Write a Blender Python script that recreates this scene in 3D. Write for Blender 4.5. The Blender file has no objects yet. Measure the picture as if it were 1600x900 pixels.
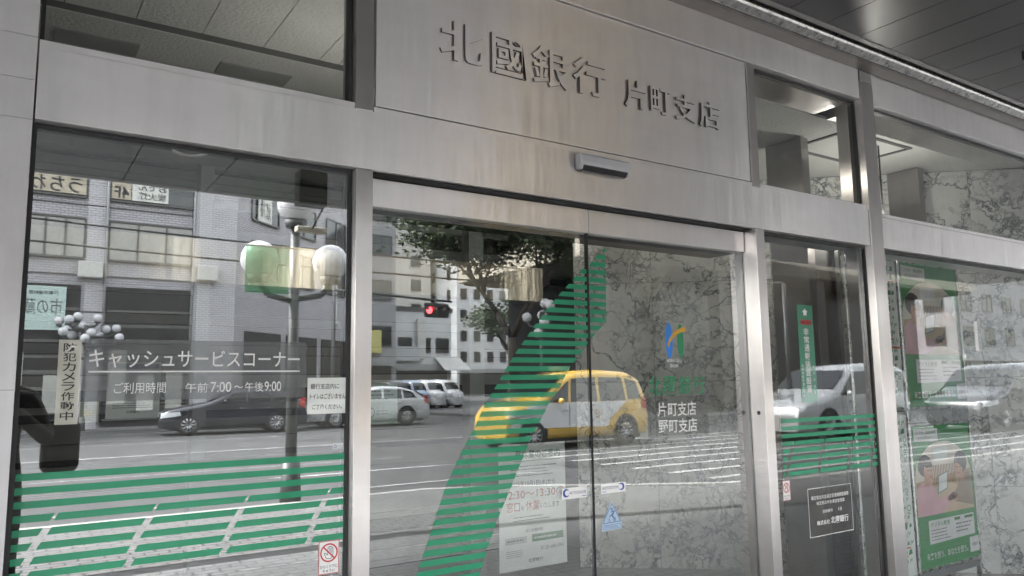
import bpy, bmesh, math, random
from mathutils import Vector, Matrix
random.seed(7)
S = bpy.context.scene
COL = S.collection
R = math.radians
# ------------------------------------------------------------------ camera, sky, sun, exposure
F_PX, YAW, PITCH, ROLL = 1192.36, 0.58593, 0.12396, -0.01378
CAM = Vector((0.0, -2.4, 1.42))
def _axes():
    cy, sy = math.cos(YAW), math.sin(YAW)
    f = Vector((sy*math.cos(PITCH), cy*math.cos(PITCH), math.sin(PITCH)))
    r = Vector((cy, -sy, 0)); u = r.cross(f)
    c, s = math.cos(ROLL), math.sin(ROLL)
    return r*c + u*s, u*c - r*s, f
AX_R, AX_U, AX_F = _axes()
cd = bpy.data.cameras.new('camera'); cam = bpy.data.objects.new('camera', cd); COL.objects.link(cam)
cd.sensor_width = 36.0; cd.lens = 36.0*F_PX/1600.0; cd.clip_start = 0.02; cd.clip_end = 2000
m = Matrix((AX_R, AX_U, -AX_F)).transposed().to_4x4(); m.translation = CAM; cam.matrix_world = m
S.camera = cam
SUN_EL, SUN_AZ = 48.0, 240.0           # high sun along the street, through thin cloud
w = bpy.data.worlds.new('World'); S.world = w; w.use_nodes = True
nt = w.node_tree; nt.nodes.clear()
sky = nt.nodes.new('ShaderNodeTexSky'); sky.sky_type = 'NISHITA'; sky.sun_disc = False
sky.sun_elevation = R(SUN_EL); sky.sun_rotation = R(SUN_AZ); sky.air_density = 1.6; sky.dust_density = 4.0; sky.ozone_density = 1.0
hs = nt.nodes.new('ShaderNodeHueSaturation'); hs.inputs['Saturation'].default_value = 0.22
bg = nt.nodes.new('ShaderNodeBackground'); bg.inputs['Strength'].default_value = 0.15
wo = nt.nodes.new('ShaderNodeOutputWorld')
nt.links.new(sky.outputs[0], hs.inputs['Color']); nt.links.new(hs.outputs[0], bg.inputs[0]); nt.links.new(bg.outputs[0], wo.inputs[0])
sd = bpy.data.lights.new('sun', 'SUN'); sd.energy = 0.9; sd.angle = R(14); sd.color = (1.0, 0.965, 0.92)
so = bpy.data.objects.new('sun', sd); COL.objects.link(so)
sv = Vector((math.sin(R(SUN_AZ))*math.cos(R(SUN_EL)), math.cos(R(SUN_AZ))*math.cos(R(SUN_EL)), math.sin(R(SUN_EL))))
so.rotation_euler = sv.to_track_quat('Z', 'Y').to_euler()
S.view_settings.view_transform = 'Standard'; S.view_settings.look = 'None'
S.view_settings.exposure = 3.55; S.view_settings.gamma = 1.0
S.cycles.use_denoising = True
S.cycles.max_bounces = 10; S.cycles.glossy_bounces = 6; S.cycles.transparent_max_bounces = 24
S.cycles.caustics_reflective = False; S.cycles.caustics_refractive = False
S.cycles.sample_clamp_indirect = 6.0

# ------------------------------------------------------------------ survey helpers (photo pixel -> point on a vertical plane)
def ray(x, y): return AX_R*((x-800)/F_PX) - AX_U*((y-450)/F_PX) + AX_F
def onY(x, y, Y=0.0):
    d = ray(x, y); return CAM + d*((Y-CAM.y)/d.y)
def onZ(x, y, Z):
    d = ray(x, y); return CAM + d*((Z-CAM.z)/d.z)
def MY(x, y, Y):                       # seen by reflection in the glass front: point on the street-side plane Y
    p = onY(x, y, 0.12-Y); return Vector((p.x, Y, p.z))
def MZ(x, y, Z=0.0):
    p = onZ(x, y, Z); return Vector((p.x, 0.12-p.y, Z))

# ------------------------------------------------------------------ materials
MATS = {}
def new_mat(name):
    m = bpy.data.materials.new(name); m.use_nodes = True
    n = m.node_tree; n.nodes.clear()
    out = n.nodes.new('ShaderNodeOutputMaterial')
    return m, n, out
def link(n, a, b): n.links.new(a, b)
def coords(n, scale=(1, 1, 1), uv=False, loc=(0, 0, 0)):
    t = n.nodes.new('ShaderNodeTexCoord'); mp = n.nodes.new('ShaderNodeMapping')
    link(n, t.outputs['UV' if uv else 'Object'], mp.inputs[0]); mp.inputs['Scale'].default_value = scale; mp.inputs['Location'].default_value = loc
    return mp.outputs[0]
def noise(n, vec, scale, detail=4, rough=.55, dist=0):
    t = n.nodes.new('ShaderNodeTexNoise'); t.inputs['Scale'].default_value = scale; t.inputs['Detail'].default_value = detail
    t.inputs['Roughness'].default_value = rough; t.inputs['Distortion'].default_value = dist
    link(n, vec, t.inputs['Vector']); return t
def ramp(n, fac, stops):
    r = n.nodes.new('ShaderNodeValToRGB'); link(n, fac, r.inputs[0])
    e = r.color_ramp.elements
    while len(e) < len(stops): e.new(.5)
    for i, (p, c) in enumerate(stops):
        e[i].position = p; e[i].color = (c, c, c, 1) if not hasattr(c, '__len__') else (*c, 1)
    return r
def mixc(n, fac, a, b, mode='MIX'):
    x = n.nodes.new('ShaderNodeMix'); x.data_type = 'RGBA'; x.blend_type = mode
    for s, v in ((x.inputs[0], fac), (x.inputs[6], a), (x.inputs[7], b)):
        if hasattr(v, 'default_value'): link(n, v, s)
        elif hasattr(v, '__len__'): s.default_value = (*v, 1) if len(v) == 3 else v
        else: s.default_value = v
    return x.outputs[2]
def bump(n, h, strength, dist=.01):
    b = n.nodes.new('ShaderNodeBump'); b.inputs['Strength'].default_value = strength; b.inputs['Distance'].default_value = dist
    link(n, h, b.inputs['Height']); return b.outputs[0]
def plain(name, col, rough=.5, metal=0.0, var=.12, vscale=6.0, bmp=0.0, bscale=60, coat=0.0, emit=None, spec=.5):
    """Principled surface with mild mottling of its colour and gloss."""
    if name in MATS: return MATS[name]
    m, n, out = new_mat(name)
    p = n.nodes.new('ShaderNodeBsdfPrincipled'); link(n, p.outputs[0], out.inputs[0])
    v = coords(n); nz = noise(n, v, vscale)
    lo = [max(0, c*(1-var)) for c in col]; hi = [min(1, c*(1+var)) for c in col]
    r = ramp(n, nz.outputs[0], [(.3, lo), (.7, hi)]); link(n, r.outputs[0], p.inputs['Base Color'])
    rr = ramp(n, nz.outputs[0], [(.3, max(.02, rough*.85)), (.7, min(1, rough*1.15))]); link(n, rr.outputs[0], p.inputs['Roughness'])
    p.inputs['Metallic'].default_value = metal; p.inputs['Coat Weight'].default_value = coat; p.inputs['Coat Roughness'].default_value = .04
    p.inputs['Specular IOR Level'].default_value = spec
    if bmp:
        nb = noise(n, v, bscale, 3); link(n, bump(n, nb.outputs[0], bmp), p.inputs['Normal'])
    if emit:
        p.inputs['Emission Color'].default_value = (*emit[0], 1); p.inputs['Emission Strength'].default_value = emit[1]
    MATS[name] = m; return m
def steel(name, col=(.76, .738, .735), rough=.30, aniso=.98, grain=(2.5, 160, 160), rot=0.25, wave=(4, 1, .5)):
    m, n, out = new_mat(name)
    p = n.nodes.new('ShaderNodeBsdfPrincipled'); link(n, p.outputs[0], out.inputs[0])
    p.inputs['Metallic'].default_value = 1.0
    v = coords(n, grain, uv=True); g = noise(n, v, 6.0, 3)
    big = noise(n, coords(n, (1.5, 1.5, 4)), 1.3, 4)
    c = mixc(n, ramp(n, big.outputs[0], [(.3, 0), (.7, 1)]).outputs[0], tuple(x*.93 for x in col), tuple(min(1, x*1.05) for x in col))
    sm = noise(n, coords(n, (6, 6, 1.2)), 2.2, 5, .65)
    c = mixc(n, ramp(n, sm.outputs[0], [(.45, 0), (.8, .35)]).outputs[0], c, tuple(x*.72 for x in col))
    c = mixc(n, ramp(n, g.outputs[0], [(.35, .035), (.65, 0)]).outputs[0], c, tuple(x*.7 for x in col))
    link(n, c, p.inputs['Base Color'])
    rr = ramp(n, g.outputs[0], [(.3, rough*.96), (.7, rough*1.05)]); link(n, rr.outputs[0], p.inputs['Roughness'])
    p.inputs['Anisotropic'].default_value = aniso; p.inputs['Anisotropic Rotation'].default_value = rot
    t = n.nodes.new('ShaderNodeTangent'); t.direction_type = 'UV_MAP'; t.uv_map = 'UVMap'; link(n, t.outputs[0], p.inputs['Tangent'])
    wob = noise(n, coords(n, wave), 1.6, 3)
    link(n, bump(n, wob.outputs[0], .25, .02), p.inputs['Normal'])
    MATS[name] = m; return m
def glass(name, base=.30, tint=(.80, .845, .83), wob=.015):
    """Coated architectural glass: a mirror whose weight follows Fresnel over a clear, slightly grey-green body."""
    m, n, out = new_mat(name)
    tr = n.nodes.new('ShaderNodeBsdfTransparent'); tr.inputs[0].default_value = (*tint, 1)
    gl = n.nodes.new('ShaderNodeBsdfGlossy'); gl.inputs['Roughness'].default_value = 0.0; gl.inputs[0].default_value = (.94, .97, .98, 1)
    fr = n.nodes.new('ShaderNodeFresnel'); fr.inputs[0].default_value = 1.5
    mr = n.nodes.new('ShaderNodeMapRange'); link(n, fr.outputs[0], mr.inputs[0])
    mr.inputs[1].default_value = .04; mr.inputs[2].default_value = 1; mr.inputs[3].default_value = base; mr.inputs[4].default_value = 1
    mx = n.nodes.new('ShaderNodeMixShader'); link(n, mr.outputs[0], mx.inputs[0]); link(n, tr.outputs[0], mx.inputs[1]); link(n, gl.outputs[0], mx.inputs[2])
    nz = noise(n, coords(n, (1, 1, .7)), 1.1, 1.5); link(n, bump(n, nz.outputs[0], wob, .05), gl.inputs['Normal'])
    link(n, mx.outputs[0], out.inputs[0]); MATS[name] = m; return m
def clear(name, tint, alpha, gloss=.0, col=(.7, .72, .72)):
    """Frosted or tinted film: part diffuse, part clear."""
    m, n, out = new_mat(name)
    tr = n.nodes.new('ShaderNodeBsdfTransparent'); tr.inputs[0].default_value = (*tint, 1)
    df = n.nodes.new('ShaderNodeBsdfPrincipled'); df.inputs['Base Color'].default_value = (*col, 1); df.inputs['Roughness'].default_value = .4
    mx = n.nodes.new('ShaderNodeMixShader'); mx.inputs[0].default_value = alpha
    if name == 'glass back':           # dust, wiping marks and a pale veil painted as glass haze
        sm_ = noise(n, coords(n, (2.2, 2.2, .9)), 2.4, 6, .68, .6); link(n, ramp(n, sm_.outputs[0], [(.40, alpha*.5), (.78, alpha*3.2)]).outputs[0], mx.inputs[0])
    link(n, tr.outputs[0], mx.inputs[1]); link(n, df.outputs[0], mx.inputs[2])
    if gloss:
        g = n.nodes.new('ShaderNodeBsdfGlossy'); g.inputs['Roughness'].default_value = .03
        m2 = n.nodes.new('ShaderNodeMixShader'); m2.inputs[0].default_value = gloss
        link(n, mx.outputs[0], m2.inputs[1]); link(n, g.outputs[0], m2.inputs[2]); link(n, m2.outputs[0], out.inputs[0])
    else: link(n, mx.outputs[0], out.inputs[0])
    MATS[name] = m; return m
def vinyl(name, col, gloss=.16, rough=.35):
    """Adhesive film under a glossy face."""
    m, n, out = new_mat(name)
    p = n.nodes.new('ShaderNodeBsdfPrincipled'); p.inputs['Roughness'].default_value = rough
    nz = noise(n, coords(n), 9, 3); r = ramp(n, nz.outputs[0], [(.3, [c*.92 for c in col]), (.7, [min(1, c*1.06) for c in col])])
    link(n, r.outputs[0], p.inputs['Base Color'])
    g = n.nodes.new('ShaderNodeBsdfGlossy'); g.inputs['Roughness'].default_value = .02
    mx = n.nodes.new('ShaderNodeMixShader'); mx.inputs[0].default_value = gloss
    link(n, p.outputs[0], mx.inputs[1]); link(n, g.outputs[0], mx.inputs[2]); link(n, mx.outputs[0], out.inputs[0])
    MATS[name] = m; return m
def brick(name, c1, c2, mortar, bw, bh, gap=.006, rough=.7, bmp=.3, offset=.5, noise_amt=.5, var_scale=.6):
    m, n, out = new_mat(name)
    p = n.nodes.new('ShaderNodeBsdfPrincipled'); link(n, p.outputs[0], out.inputs[0]); p.inputs['Roughness'].default_value = rough
    v = coords(n, uv=True)
    b = n.nodes.new('ShaderNodeTexBrick'); link(n, v, b.inputs['Vector']); b.offset = offset
    b.inputs['Color1'].default_value = (*c1, 1); b.inputs['Color2'].default_value = (*c2, 1); b.inputs['Mortar'].default_value = (*mortar, 1)
    b.inputs['Scale'].default_value = 1; b.inputs['Mortar Size'].default_value = gap; b.inputs['Brick Width'].default_value = bw; b.inputs['Row Height'].default_value = bh
    nz = noise(n, v, var_scale, 6, .6)
    c = mixc(n, noise_amt, b.outputs[0], ramp(n, nz.outputs[0], [(.3, .55), (.72, 1.0)]).outputs[0], 'MULTIPLY')
    link(n, c, p.inputs['Base Color'])
    inv = n.nodes.new('ShaderNodeMath'); inv.operation = 'SUBTRACT'; inv.inputs[0].default_value = 1; link(n, b.outputs[1], inv.inputs[1])
    link(n, bump(n, inv.outputs[0], bmp, .006), p.inputs['Normal'])
    MATS[name] = m; return m
def marble(name):
    m, n, out = new_mat(name)
    p = n.nodes.new('ShaderNodeBsdfPrincipled'); link(n, p.outputs[0], out.inputs[0]); p.inputs['Roughness'].default_value = .18
    v0 = coords(n, uv=True)
    geo = n.nodes.new('ShaderNodeNewGeometry')
    mul = n.nodes.new('ShaderNodeVectorMath'); mul.operation = 'SCALE'; mul.inputs[0].default_value = (7.3, 11.1, 5.7); link(n, geo.outputs['Random Per Island'], mul.inputs['Scale'])
    add = n.nodes.new('ShaderNodeVectorMath'); add.operation = 'ADD'; link(n, v0, add.inputs[0]); link(n, mul.outputs[0], add.inputs[1])
    d = noise(n, add.outputs[0], 3.2, 5, .62)
    sc = n.nodes.new('ShaderNodeVectorMath'); sc.operation = 'MULTIPLY_ADD'; link(n, d.outputs[1], sc.inputs[0]); sc.inputs[1].default_value = (.62, .62, .62); link(n, add.outputs[0], sc.inputs[2])
    def vein(scale, width, strength):
        vo = n.nodes.new('ShaderNodeTexVoronoi'); vo.feature = 'DISTANCE_TO_EDGE'; vo.inputs['Scale'].default_value = scale; link(n, sc.outputs[0], vo.inputs['Vector'])
        return ramp(n, vo.outputs[0], [(0, strength), (width, 0)]).outputs[0]
    a = vein(3.2, .055, 1.0); b = vein(8.0, .12, .9)
    patch = ramp(n, noise(n, add.outputs[0], 2.4, 4, .6).outputs[0], [(.42, 0), (.56, 1)]).outputs[0]
    b2 = n.nodes.new('ShaderNodeMath'); b2.operation = 'MULTIPLY'; link(n, b, b2.inputs[0]); link(n, patch, b2.inputs[1])
    mxx = n.nodes.new('ShaderNodeMath'); mxx.operation = 'MAXIMUM'; link(n, a, mxx.inputs[0]); link(n, b2.outputs[0], mxx.inputs[1])
    thin = ramp(n, noise(n, add.outputs[0], 5.5, 5, .7).outputs[0], [(.34, .14), (.55, 1)]).outputs[0]
    f = n.nodes.new('ShaderNodeMath'); f.operation = 'MULTIPLY'; link(n, mxx.outputs[0], f.inputs[0]); link(n, thin, f.inputs[1])
    base = mixc(n, ramp(n, d.outputs[0], [(.35, 0), (.7, 1)]).outputs[0], (.68, .69, .665), (.87, .87, .845))
    c = mixc(n, f.outputs[0], base, (.06, .075, .095))
    link(n, c, p.inputs['Base Color']); MATS[name] = m; return m

# ------------------------------------------------------------------ mesh builder
class MB:
    def __init__(s): s.v, s.f, s.m, s.sm, s.mats = [], [], [], [], []
    def mi(s, mat):
        if mat not in s.mats: s.mats.append(mat)
        return s.mats.index(mat)
    def poly(s, pts, mat, smooth=False):
        b = len(s.v); s.v += [Vector(p) for p in pts]; s.f.append(list(range(b, b+len(pts)))); s.m.append(s.mi(mat)); s.sm.append(smooth); return s
    def mesh(s, verts, faces, mat, smooth=False):
        b = len(s.v); s.v += [Vector(p) for p in verts]; k = s.mi(mat)
        for f in faces: s.f.append([b+i for i in f]); s.m.append(k); s.sm.append(smooth)
        return s
    def box(s, x0, x1, y0, y1, z0, z1, mat, xf=None):
        vs = [Vector(p) for p in ((x0,y0,z0),(x1,y0,z0),(x1,y1,z0),(x0,y1,z0),(x0,y0,z1),(x1,y0,z1),(x1,y1,z1),(x0,y1,z1))]
        if xf: vs = [xf @ q for q in vs]
        fs = [(0,1,5,4),(1,2,6,5),(2,3,7,6),(3,0,4,7),(4,5,6,7),(3,2,1,0)]
        for f in fs: s.poly([vs[i] for i in f], mat)
        return s
    def prism(s, pts, d, mat):          # planar polygon extruded by vector d
        pts = [Vector(p) for p in pts]; d = Vector(d); n = len(pts)
        s.poly(pts, mat); s.poly([p+d for p in reversed(pts)], mat)
        for i in range(n):
            j = (i+1) % n; s.poly([pts[j], pts[i], pts[i]+d, pts[j]+d], mat)
        return s
    def tube(s, a, b, r0, mat, r1=None, n=12, cap=True, smooth=True):
        a, b = Vector(a), Vector(b); r1 = r0 if r1 is None else r1
        d = (b-a).normalized(); u = d.orthogonal().normalized(); w_ = d.cross(u)
        vs = []
        for c, r in ((a, r0), (b, r1)):
            vs += [c + (u*math.cos(t*2*math.pi/n) + w_*math.sin(t*2*math.pi/n))*r for t in range(n)]
        s.mesh(vs, [(i, (i+1) % n, n+(i+1) % n, n+i) for i in range(n)], mat, smooth)
        if cap: s.poly(list(reversed(vs[:n])), mat); s.poly(vs[n:], mat)
        return s
    def path(s, pts, radii, mat, n=8):
        for i in range(len(pts)-1): s.tube(pts[i], pts[i+1], radii[i], mat, radii[i+1], n)
        return s
    def ball(s, c, r, mat, nu=16, nv=10, sq=(1, 1, 1)):
        c = Vector(c); vs = []
        for j in range(1, nv):
            t = math.pi*j/nv
            for i in range(nu):
                q = 2*math.pi*i/nu; vs.append(c + Vector((r*sq[0]*math.sin(t)*math.cos(q), r*sq[1]*math.sin(t)*math.sin(q), r*sq[2]*math.cos(t))))
        vs += [c+Vector((0, 0, r*sq[2])), c-Vector((0, 0, r*sq[2]))]
        fs = [(j*nu+i, (j+1)*nu+i, (j+1)*nu+(i+1) % nu, j*nu+(i+1) % nu) for j in range(nv-2) for i in range(nu)]
        L = (nv-1)*nu
        fs += [(L, i, (i+1) % nu) for i in range(nu)] + [(L+1, (nv-2)*nu+(i+1) % nu, (nv-2)*nu+i) for i in range(nu)]
        return s.mesh(vs, fs, mat, True)
    def lathe(s, c, prof, mat, n=24, axis='Z'):
        c = Vector(c); vs = []
        for r, h in prof:
            for i in range(n):
                q = 2*math.pi*i/n; x, y = r*math.cos(q), r*math.sin(q)
                vs.append(c + (Vector((x, y, h)) if axis == 'Z' else Vector((x, -h, y))))
        k = len(prof)
        return s.mesh(vs, [(j*n+i, j*n+(i+1) % n, (j+1)*n+(i+1) % n, (j+1)*n+i) for j in range(k-1) for i in range(n)], mat, True)
    def build(s, name, parent=None, bevel=0.0, local=False, seg=2):
        o0 = Vector((0, 0, 0))
        q = parent
        while q is not None and not local: o0 = o0 + q.location; q = q.parent
        me = bpy.data.meshes.new(name)
        me.from_pydata([p-o0 for p in s.v], [], s.f)
        for mt in s.mats: me.materials.append(mt)
        me.polygons.foreach_set('material_index', s.m); me.polygons.foreach_set('use_smooth', s.sm)
        uv = me.uv_layers.new(name='UVMap')
        for p in me.polygons:
            nx, ny, nz = (abs(c) for c in p.normal)
            for li in p.loop_indices:
                c = me.vertices[me.loops[li].vertex_index].co + o0
                if nz >= nx and nz >= ny: t = (c.x, c.y)
                elif ny >= nx*.98: t = (c.x, c.z)
                else: t = (c.y, c.z)
                if nz < .9 and nx > .25 and ny > .25: t = ((c.x*ny - c.y*nx) if p.normal.x*p.normal.y > 0 else (c.x*ny + c.y*nx), c.z)
                uv.data[li].uv = t
        me.validate()
        ob = bpy.data.objects.new(name, me); COL.objects.link(ob)
        if parent is not None: ob.parent = parent
        if any(s.sm) or bevel:
            bm = bmesh.new(); bm.from_mesh(me); bmesh.ops.remove_doubles(bm, verts=bm.verts, dist=1e-5); bm.to_mesh(me); bm.free()
        if bevel:
            md = ob.modifiers.new('edge', 'BEVEL'); md.width = bevel; md.segments = seg; md.limit_method = 'ANGLE'
        return ob
def tag(o, label, cat, group=None):
    o['label'] = label; o['category'] = cat
    if group: o['group'] = group
    return o
def struct(o): o['kind'] = 'structure'; return o
def thing(name, label, cat, loc=(0, 0, 0), rz=0.0, group=None):
    o = bpy.data.objects.new(name, None); o.empty_display_size = .1; COL.objects.link(o)
    o.location = loc; o.rotation_euler = (0, 0, rz); return tag(o, label, cat, group)
def dup(root, loc, rz, label):
    def cp(o, par):
        c = o.copy(); COL.objects.link(c); c.parent = par
        for ch in list(o.children): cp(ch, c)
        return c
    c = cp(root, None); c.location = loc; c.rotation_euler = (0, 0, rz); c['label'] = label; return c

def text_mesh(s, bold=0.0, ext=0.0, res=3):
    c = bpy.data.curves.new('lettering', 'FONT'); c.body = s; c.extrude = ext; c.offset = bold; c.resolution_u = res
    o = bpy.data.objects.new('lettering', c); me = bpy.data.meshes.new_from_object(o)
    vs = [v.co.copy() for v in me.vertices]; fs = [list(p.vertices) for p in me.polygons]
    bpy.data.objects.remove(o); bpy.data.curves.remove(c); bpy.data.meshes.remove(me)
    return vs, fs
def put_text(mb, s, x0, x1, z0, z1, y, mat, bold=0.015, depth=0.0, frame=None, res=3, keep=False):
    """Fit the string into the rectangle x0..x1, z0..z1 of a plane (facing -Y by default, or frame = (origin, right, up, normal))."""
    vs, fs = text_mesh(s, min(bold, .011), .5 if depth else 0.0, res)
    if not vs: return mb
    ax, bx = min(v.x for v in vs), max(v.x for v in vs); az, bz = min(v.y for v in vs), max(v.y for v in vs)
    kx = (x1-x0)/(bx-ax); kz = (z1-z0)/(bz-az)
    if keep: kx = kz = min(kx, kz); x0 = (x0+x1)/2-kx*(bx-ax)/2
    o, r, u, nrm = frame or (Vector((0, y, 0)), Vector((1, 0, 0)), Vector((0, 0, 1)), Vector((0, -1, 0)))
    out = [o + r*(x0+(v.x-ax)*kx) + u*(z0+(v.y-az)*kz) + nrm*((v.z+.5)*depth if depth else 0.0) for v in vs]
    return mb.mesh(out, fs, mat)
def rect(mb, x0, x1, z0, z1, y, mat, frame=None):
    o, r, u, nrm = frame or (Vector((0, y, 0)), Vector((1, 0, 0)), Vector((0, 0, 1)), Vector((0, -1, 0)))
    return mb.poly([o+r*x0+u*z0, o+r*x1+u*z0, o+r*x1+u*z1, o+r*x0+u*z1], mat)
def flat(mb, pts, y, mat, frame=None):
    o, r, u, nrm = frame or (Vector((0, y, 0)), Vector((1, 0, 0)), Vector((0, 0, 1)), Vector((0, -1, 0)))
    return mb.poly([o+r*a+u*b for a, b in pts], mat)
def ell(cx, cz, rx, rz, n=24, a0=0, a1=360): return [(cx+rx*math.cos(R(a0+(a1-a0)*i/n)), cz+rz*math.sin(R(a0+(a1-a0)*i/n))) for i in range(n + (0 if a1-a0 == 360 else 1))]
def ring(mb, cx, cz, ro, ri, y, mat, n=32, frame=None):
    for i in range(n):
        a, b = 2*math.pi*i/n, 2*math.pi*(i+1)/n
        flat(mb, [(cx+ri*math.cos(a), cz+ri*math.sin(a)), (cx+ro*math.cos(a), cz+ro*math.sin(a)), (cx+ro*math.cos(b), cz+ro*math.sin(b)), (cx+ri*math.cos(b), cz+ri*math.sin(b))], y, mat, frame)
def stroke(mb, pts, wd, y, mat, frame=None):
    for (ax, az), (bx, bz) in zip(pts, pts[1:]):
        d = math.hypot(bx-ax, bz-az) or 1e-6; px, pz = -(bz-az)/d*wd/2, (bx-ax)/d*wd/2
        flat(mb, [(ax-px, az-pz), (bx-px, bz-pz), (bx+px, bz+pz), (ax+px, az+pz)], y, mat, frame)
def sheet(x0, x1, z0, z1, y, mat, t=.0006):
    return MB().box(x0, x1, y, y+t, z0, z1, mat)

# ------------------------------------------------------------------ palette
STEEL = steel('brushed steel')
STEEL_V = steel('brushed steel upright', col=(.61, .59, .588), grain=(90, 90, 1.2), rot=0.0)
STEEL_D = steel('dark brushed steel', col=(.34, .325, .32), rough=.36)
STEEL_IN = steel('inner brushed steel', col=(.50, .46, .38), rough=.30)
POLISH = plain('polished rail', (.50, .49, .48), .30, 1.0, .35, 30, .25, 40)
GASKET = plain('black gasket', (.018, .018, .02), .5)
DARK = plain('dark void', (.012, .012, .013), .8)
GLASS = glass('coated glass', base=.29, tint=(.86, .88, .87))
GLASS_UP = glass('upper glass', base=.045, tint=(.95, .96, .955))
GLASS_DOOR = glass('door glass', base=.19, tint=(.86, .88, .87))
GLASS_R = glass('right glass', base=.075, tint=(.94, .955, .95))
CLEARB = clear('glass back', (.985, .99, .985), .022, 0, (.62, .63, .62))
GEDGE = clear('glass edge', (.55, .72, .66), .15, 0, (.2, .35, .3))
FILM_G = vinyl('green film', (.008, .265, .130), .02, .5)
W_VINYL = vinyl('white vinyl', (.80, .80, .80), .06)
FROST = clear('frosted panel', (.80, .82, .82), .34, .05, (.30, .31, .32))
CREAM = vinyl('cream sheet', (.60, .585, .50), .14)
INK = plain('black ink', (.02, .02, .022), .5)
PAPER = vinyl('paper sheet', (.86, .88, .85), .05)
RED_INK = plain('red ink', (.50, .06, .05), .5)
BLUE_INK = plain('blue ink', (.03, .07, .38), .5)
GREEN_INK = plain('green ink', (.03, .22, .07), .5)
MARBLE = marble('veined marble')

# ================================================================== THE BANK FRONT
bank = thing('bank_building', 'stainless steel bank storefront with tall glass panes under a dark canopy', 'building', (0, 0, 0))
ZB0, ZB1 = 2.158, 2.366
# left pillar of three stacked steel sheets with fine seams
pl = MB()
zs = [0, .70, 1.42, 2.150, 2.262, 2.386, 3.183]
for a, b in zip(zs, zs[1:]): pl.box(-2.2, .0255, -.012, .30, a+.0005, b-.0005, STEEL)
pl.box(-2.19, .0215, -.008, .29, 0, 3.18, GASKET); pl.build('pillar', bank)
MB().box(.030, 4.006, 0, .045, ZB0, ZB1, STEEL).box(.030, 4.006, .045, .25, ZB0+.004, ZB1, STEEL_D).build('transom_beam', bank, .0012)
MB().box(4.138, 7.6, .010, .25, ZB0, 2.336, STEEL).build('transom_beam', bank, .0012)
MB().box(-2.2, 4.006, 0, .30, 3.012, 3.70, STEEL).build('header_band', bank, .0012)
MB().box(4.138, 7.6, .006, .30, 3.004, 3.70, STEEL).build('header_band', bank, .0012)
MB().box(-8, 16, .02, 8, 3.71, 14, plain('upper storey stone', (.36, .35, .33), .7)).box(-8, -2.21, .02, 8, 0, 3.705, plain('upper storey stone', (.36, .35, .33), .7)).box(7.71, 16, .02, 8, 0, 3.705, plain('upper storey stone', (.36, .35, .33), .7)).build('upper_storeys', bank)
for x0, x1, z0, z1, y0, d in ((.964, 1.024, 0, ZB0-.002, .001, .13), (.960, 1.024, ZB1+.002, 3.010, .004, .13), (3.031, 3.094, 0, ZB0-.002, .001, .14), (3.030, 3.088, ZB1+.002, 3.010, .004, .13)):
    MB().box(x0, x1, y0, d, z0, z1, STEEL_V).build('mullion', bank, .0012)
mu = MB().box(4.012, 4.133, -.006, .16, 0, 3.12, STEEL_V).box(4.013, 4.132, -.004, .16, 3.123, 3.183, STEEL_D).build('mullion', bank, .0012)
def window(x0, x1, z0, z1, y, gl, g=.011, sill=None):
    fr = MB()
    fr.box(x0, x0+g, y-.008, y+.03, z0, z1, GASKET).box(x1-g, x1, y-.008, y+.03, z0, z1, GASKET)
    fr.box(x0+g, x1-g, y-.008, y+.03, z1-g, z1, GASKET).box(x0+g, x1-g, y-.008, y+.03, z0, z0+g, GASKET)
    f = fr.build('window', bank)
    p = MB(); p.box(x0+g-.004, x1-g+.004, y, y+.010, z0+g-.004, z1-g+.004, gl); p.m = [p.mi(gl) if i == 0 else p.mi(CLEARB if i == 2 else GEDGE) for i in range(6)]
    p.build('pane', f)
    if sill: MB().box(x0, x1, .010, .20, sill[0], sill[1], STEEL).build('sill', f, .001)
    return f
window(.0275, .962, .10, ZB0-.003, .044, GLASS)
window(3.096, 4.010, .10, ZB0-.003, .044, GLASS_R)
window(4.135, 7.6, .10, ZB0-.003, .050, GLASS_R)
window(.030, .958, 2.392, 3.010, .046, GLASS_UP, sill=(ZB1+.002, 2.391))
window(3.090, 4.009, 2.392, 3.010, .046, GLASS_UP, sill=(ZB1+.002, 2.391))
window(4.135, 7.6, 2.360, 3.002, .052, GLASS_UP, sill=(2.338, 2.358))
for x0, x1 in ((.028, .963), (3.095, 4.011), (4.135, 7.6)): MB().box(x0, x1, .002, .16, 0, .098, STEEL_D).build('base_plinth', bank, .002)
MB().box(1.026, 3.029, .02, .30, 2.152, 2.157, DARK).box(1.026, 3.029, .135, .30, 2.05, 2.152, DARK).build('door_head_slot', bank)

# ------------------------------------------------------------------ sign with raised letters
sign = thing('bank_sign', 'brushed steel name board with eight raised steel characters above the door', 'sign', (2.03, .004, 2.39))
MB().box(1.036, 3.026, .010, .09, 2.394, 3.008, STEEL).build('panel', sign, .0015)
MB().box(1.026, 3.028, .004, .08, ZB1+.001, 2.387, STEEL).build('bottom_trim', sign, .001)
SIGN_SIDE = plain('letter edge', (.10, .085, .08), .4, .8)
def raised(ch, x0, x1, z0, z1):
    vs, fs = text_mesh(ch, .010, .5, 3)
    ax, bx = min(v.x for v in vs), max(v.x for v in vs); az, bz = min(v.y for v in vs), max(v.y for v in vs)
    mb = MB()
    out = [Vector((x0+(v.x-ax)/(bx-ax)*(x1-x0), .0095-.010*(v.z+.5), z0+(v.y-az)/(bz-az)*(z1-z0))) for v in vs]
    for f in fs:
        zz = [vs[i].z for i in f]
        mb.poly([out[i] for i in f], STEEL if min(zz) > .4 else SIGN_SIDE)
    return mb.build('character', sign)
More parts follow.
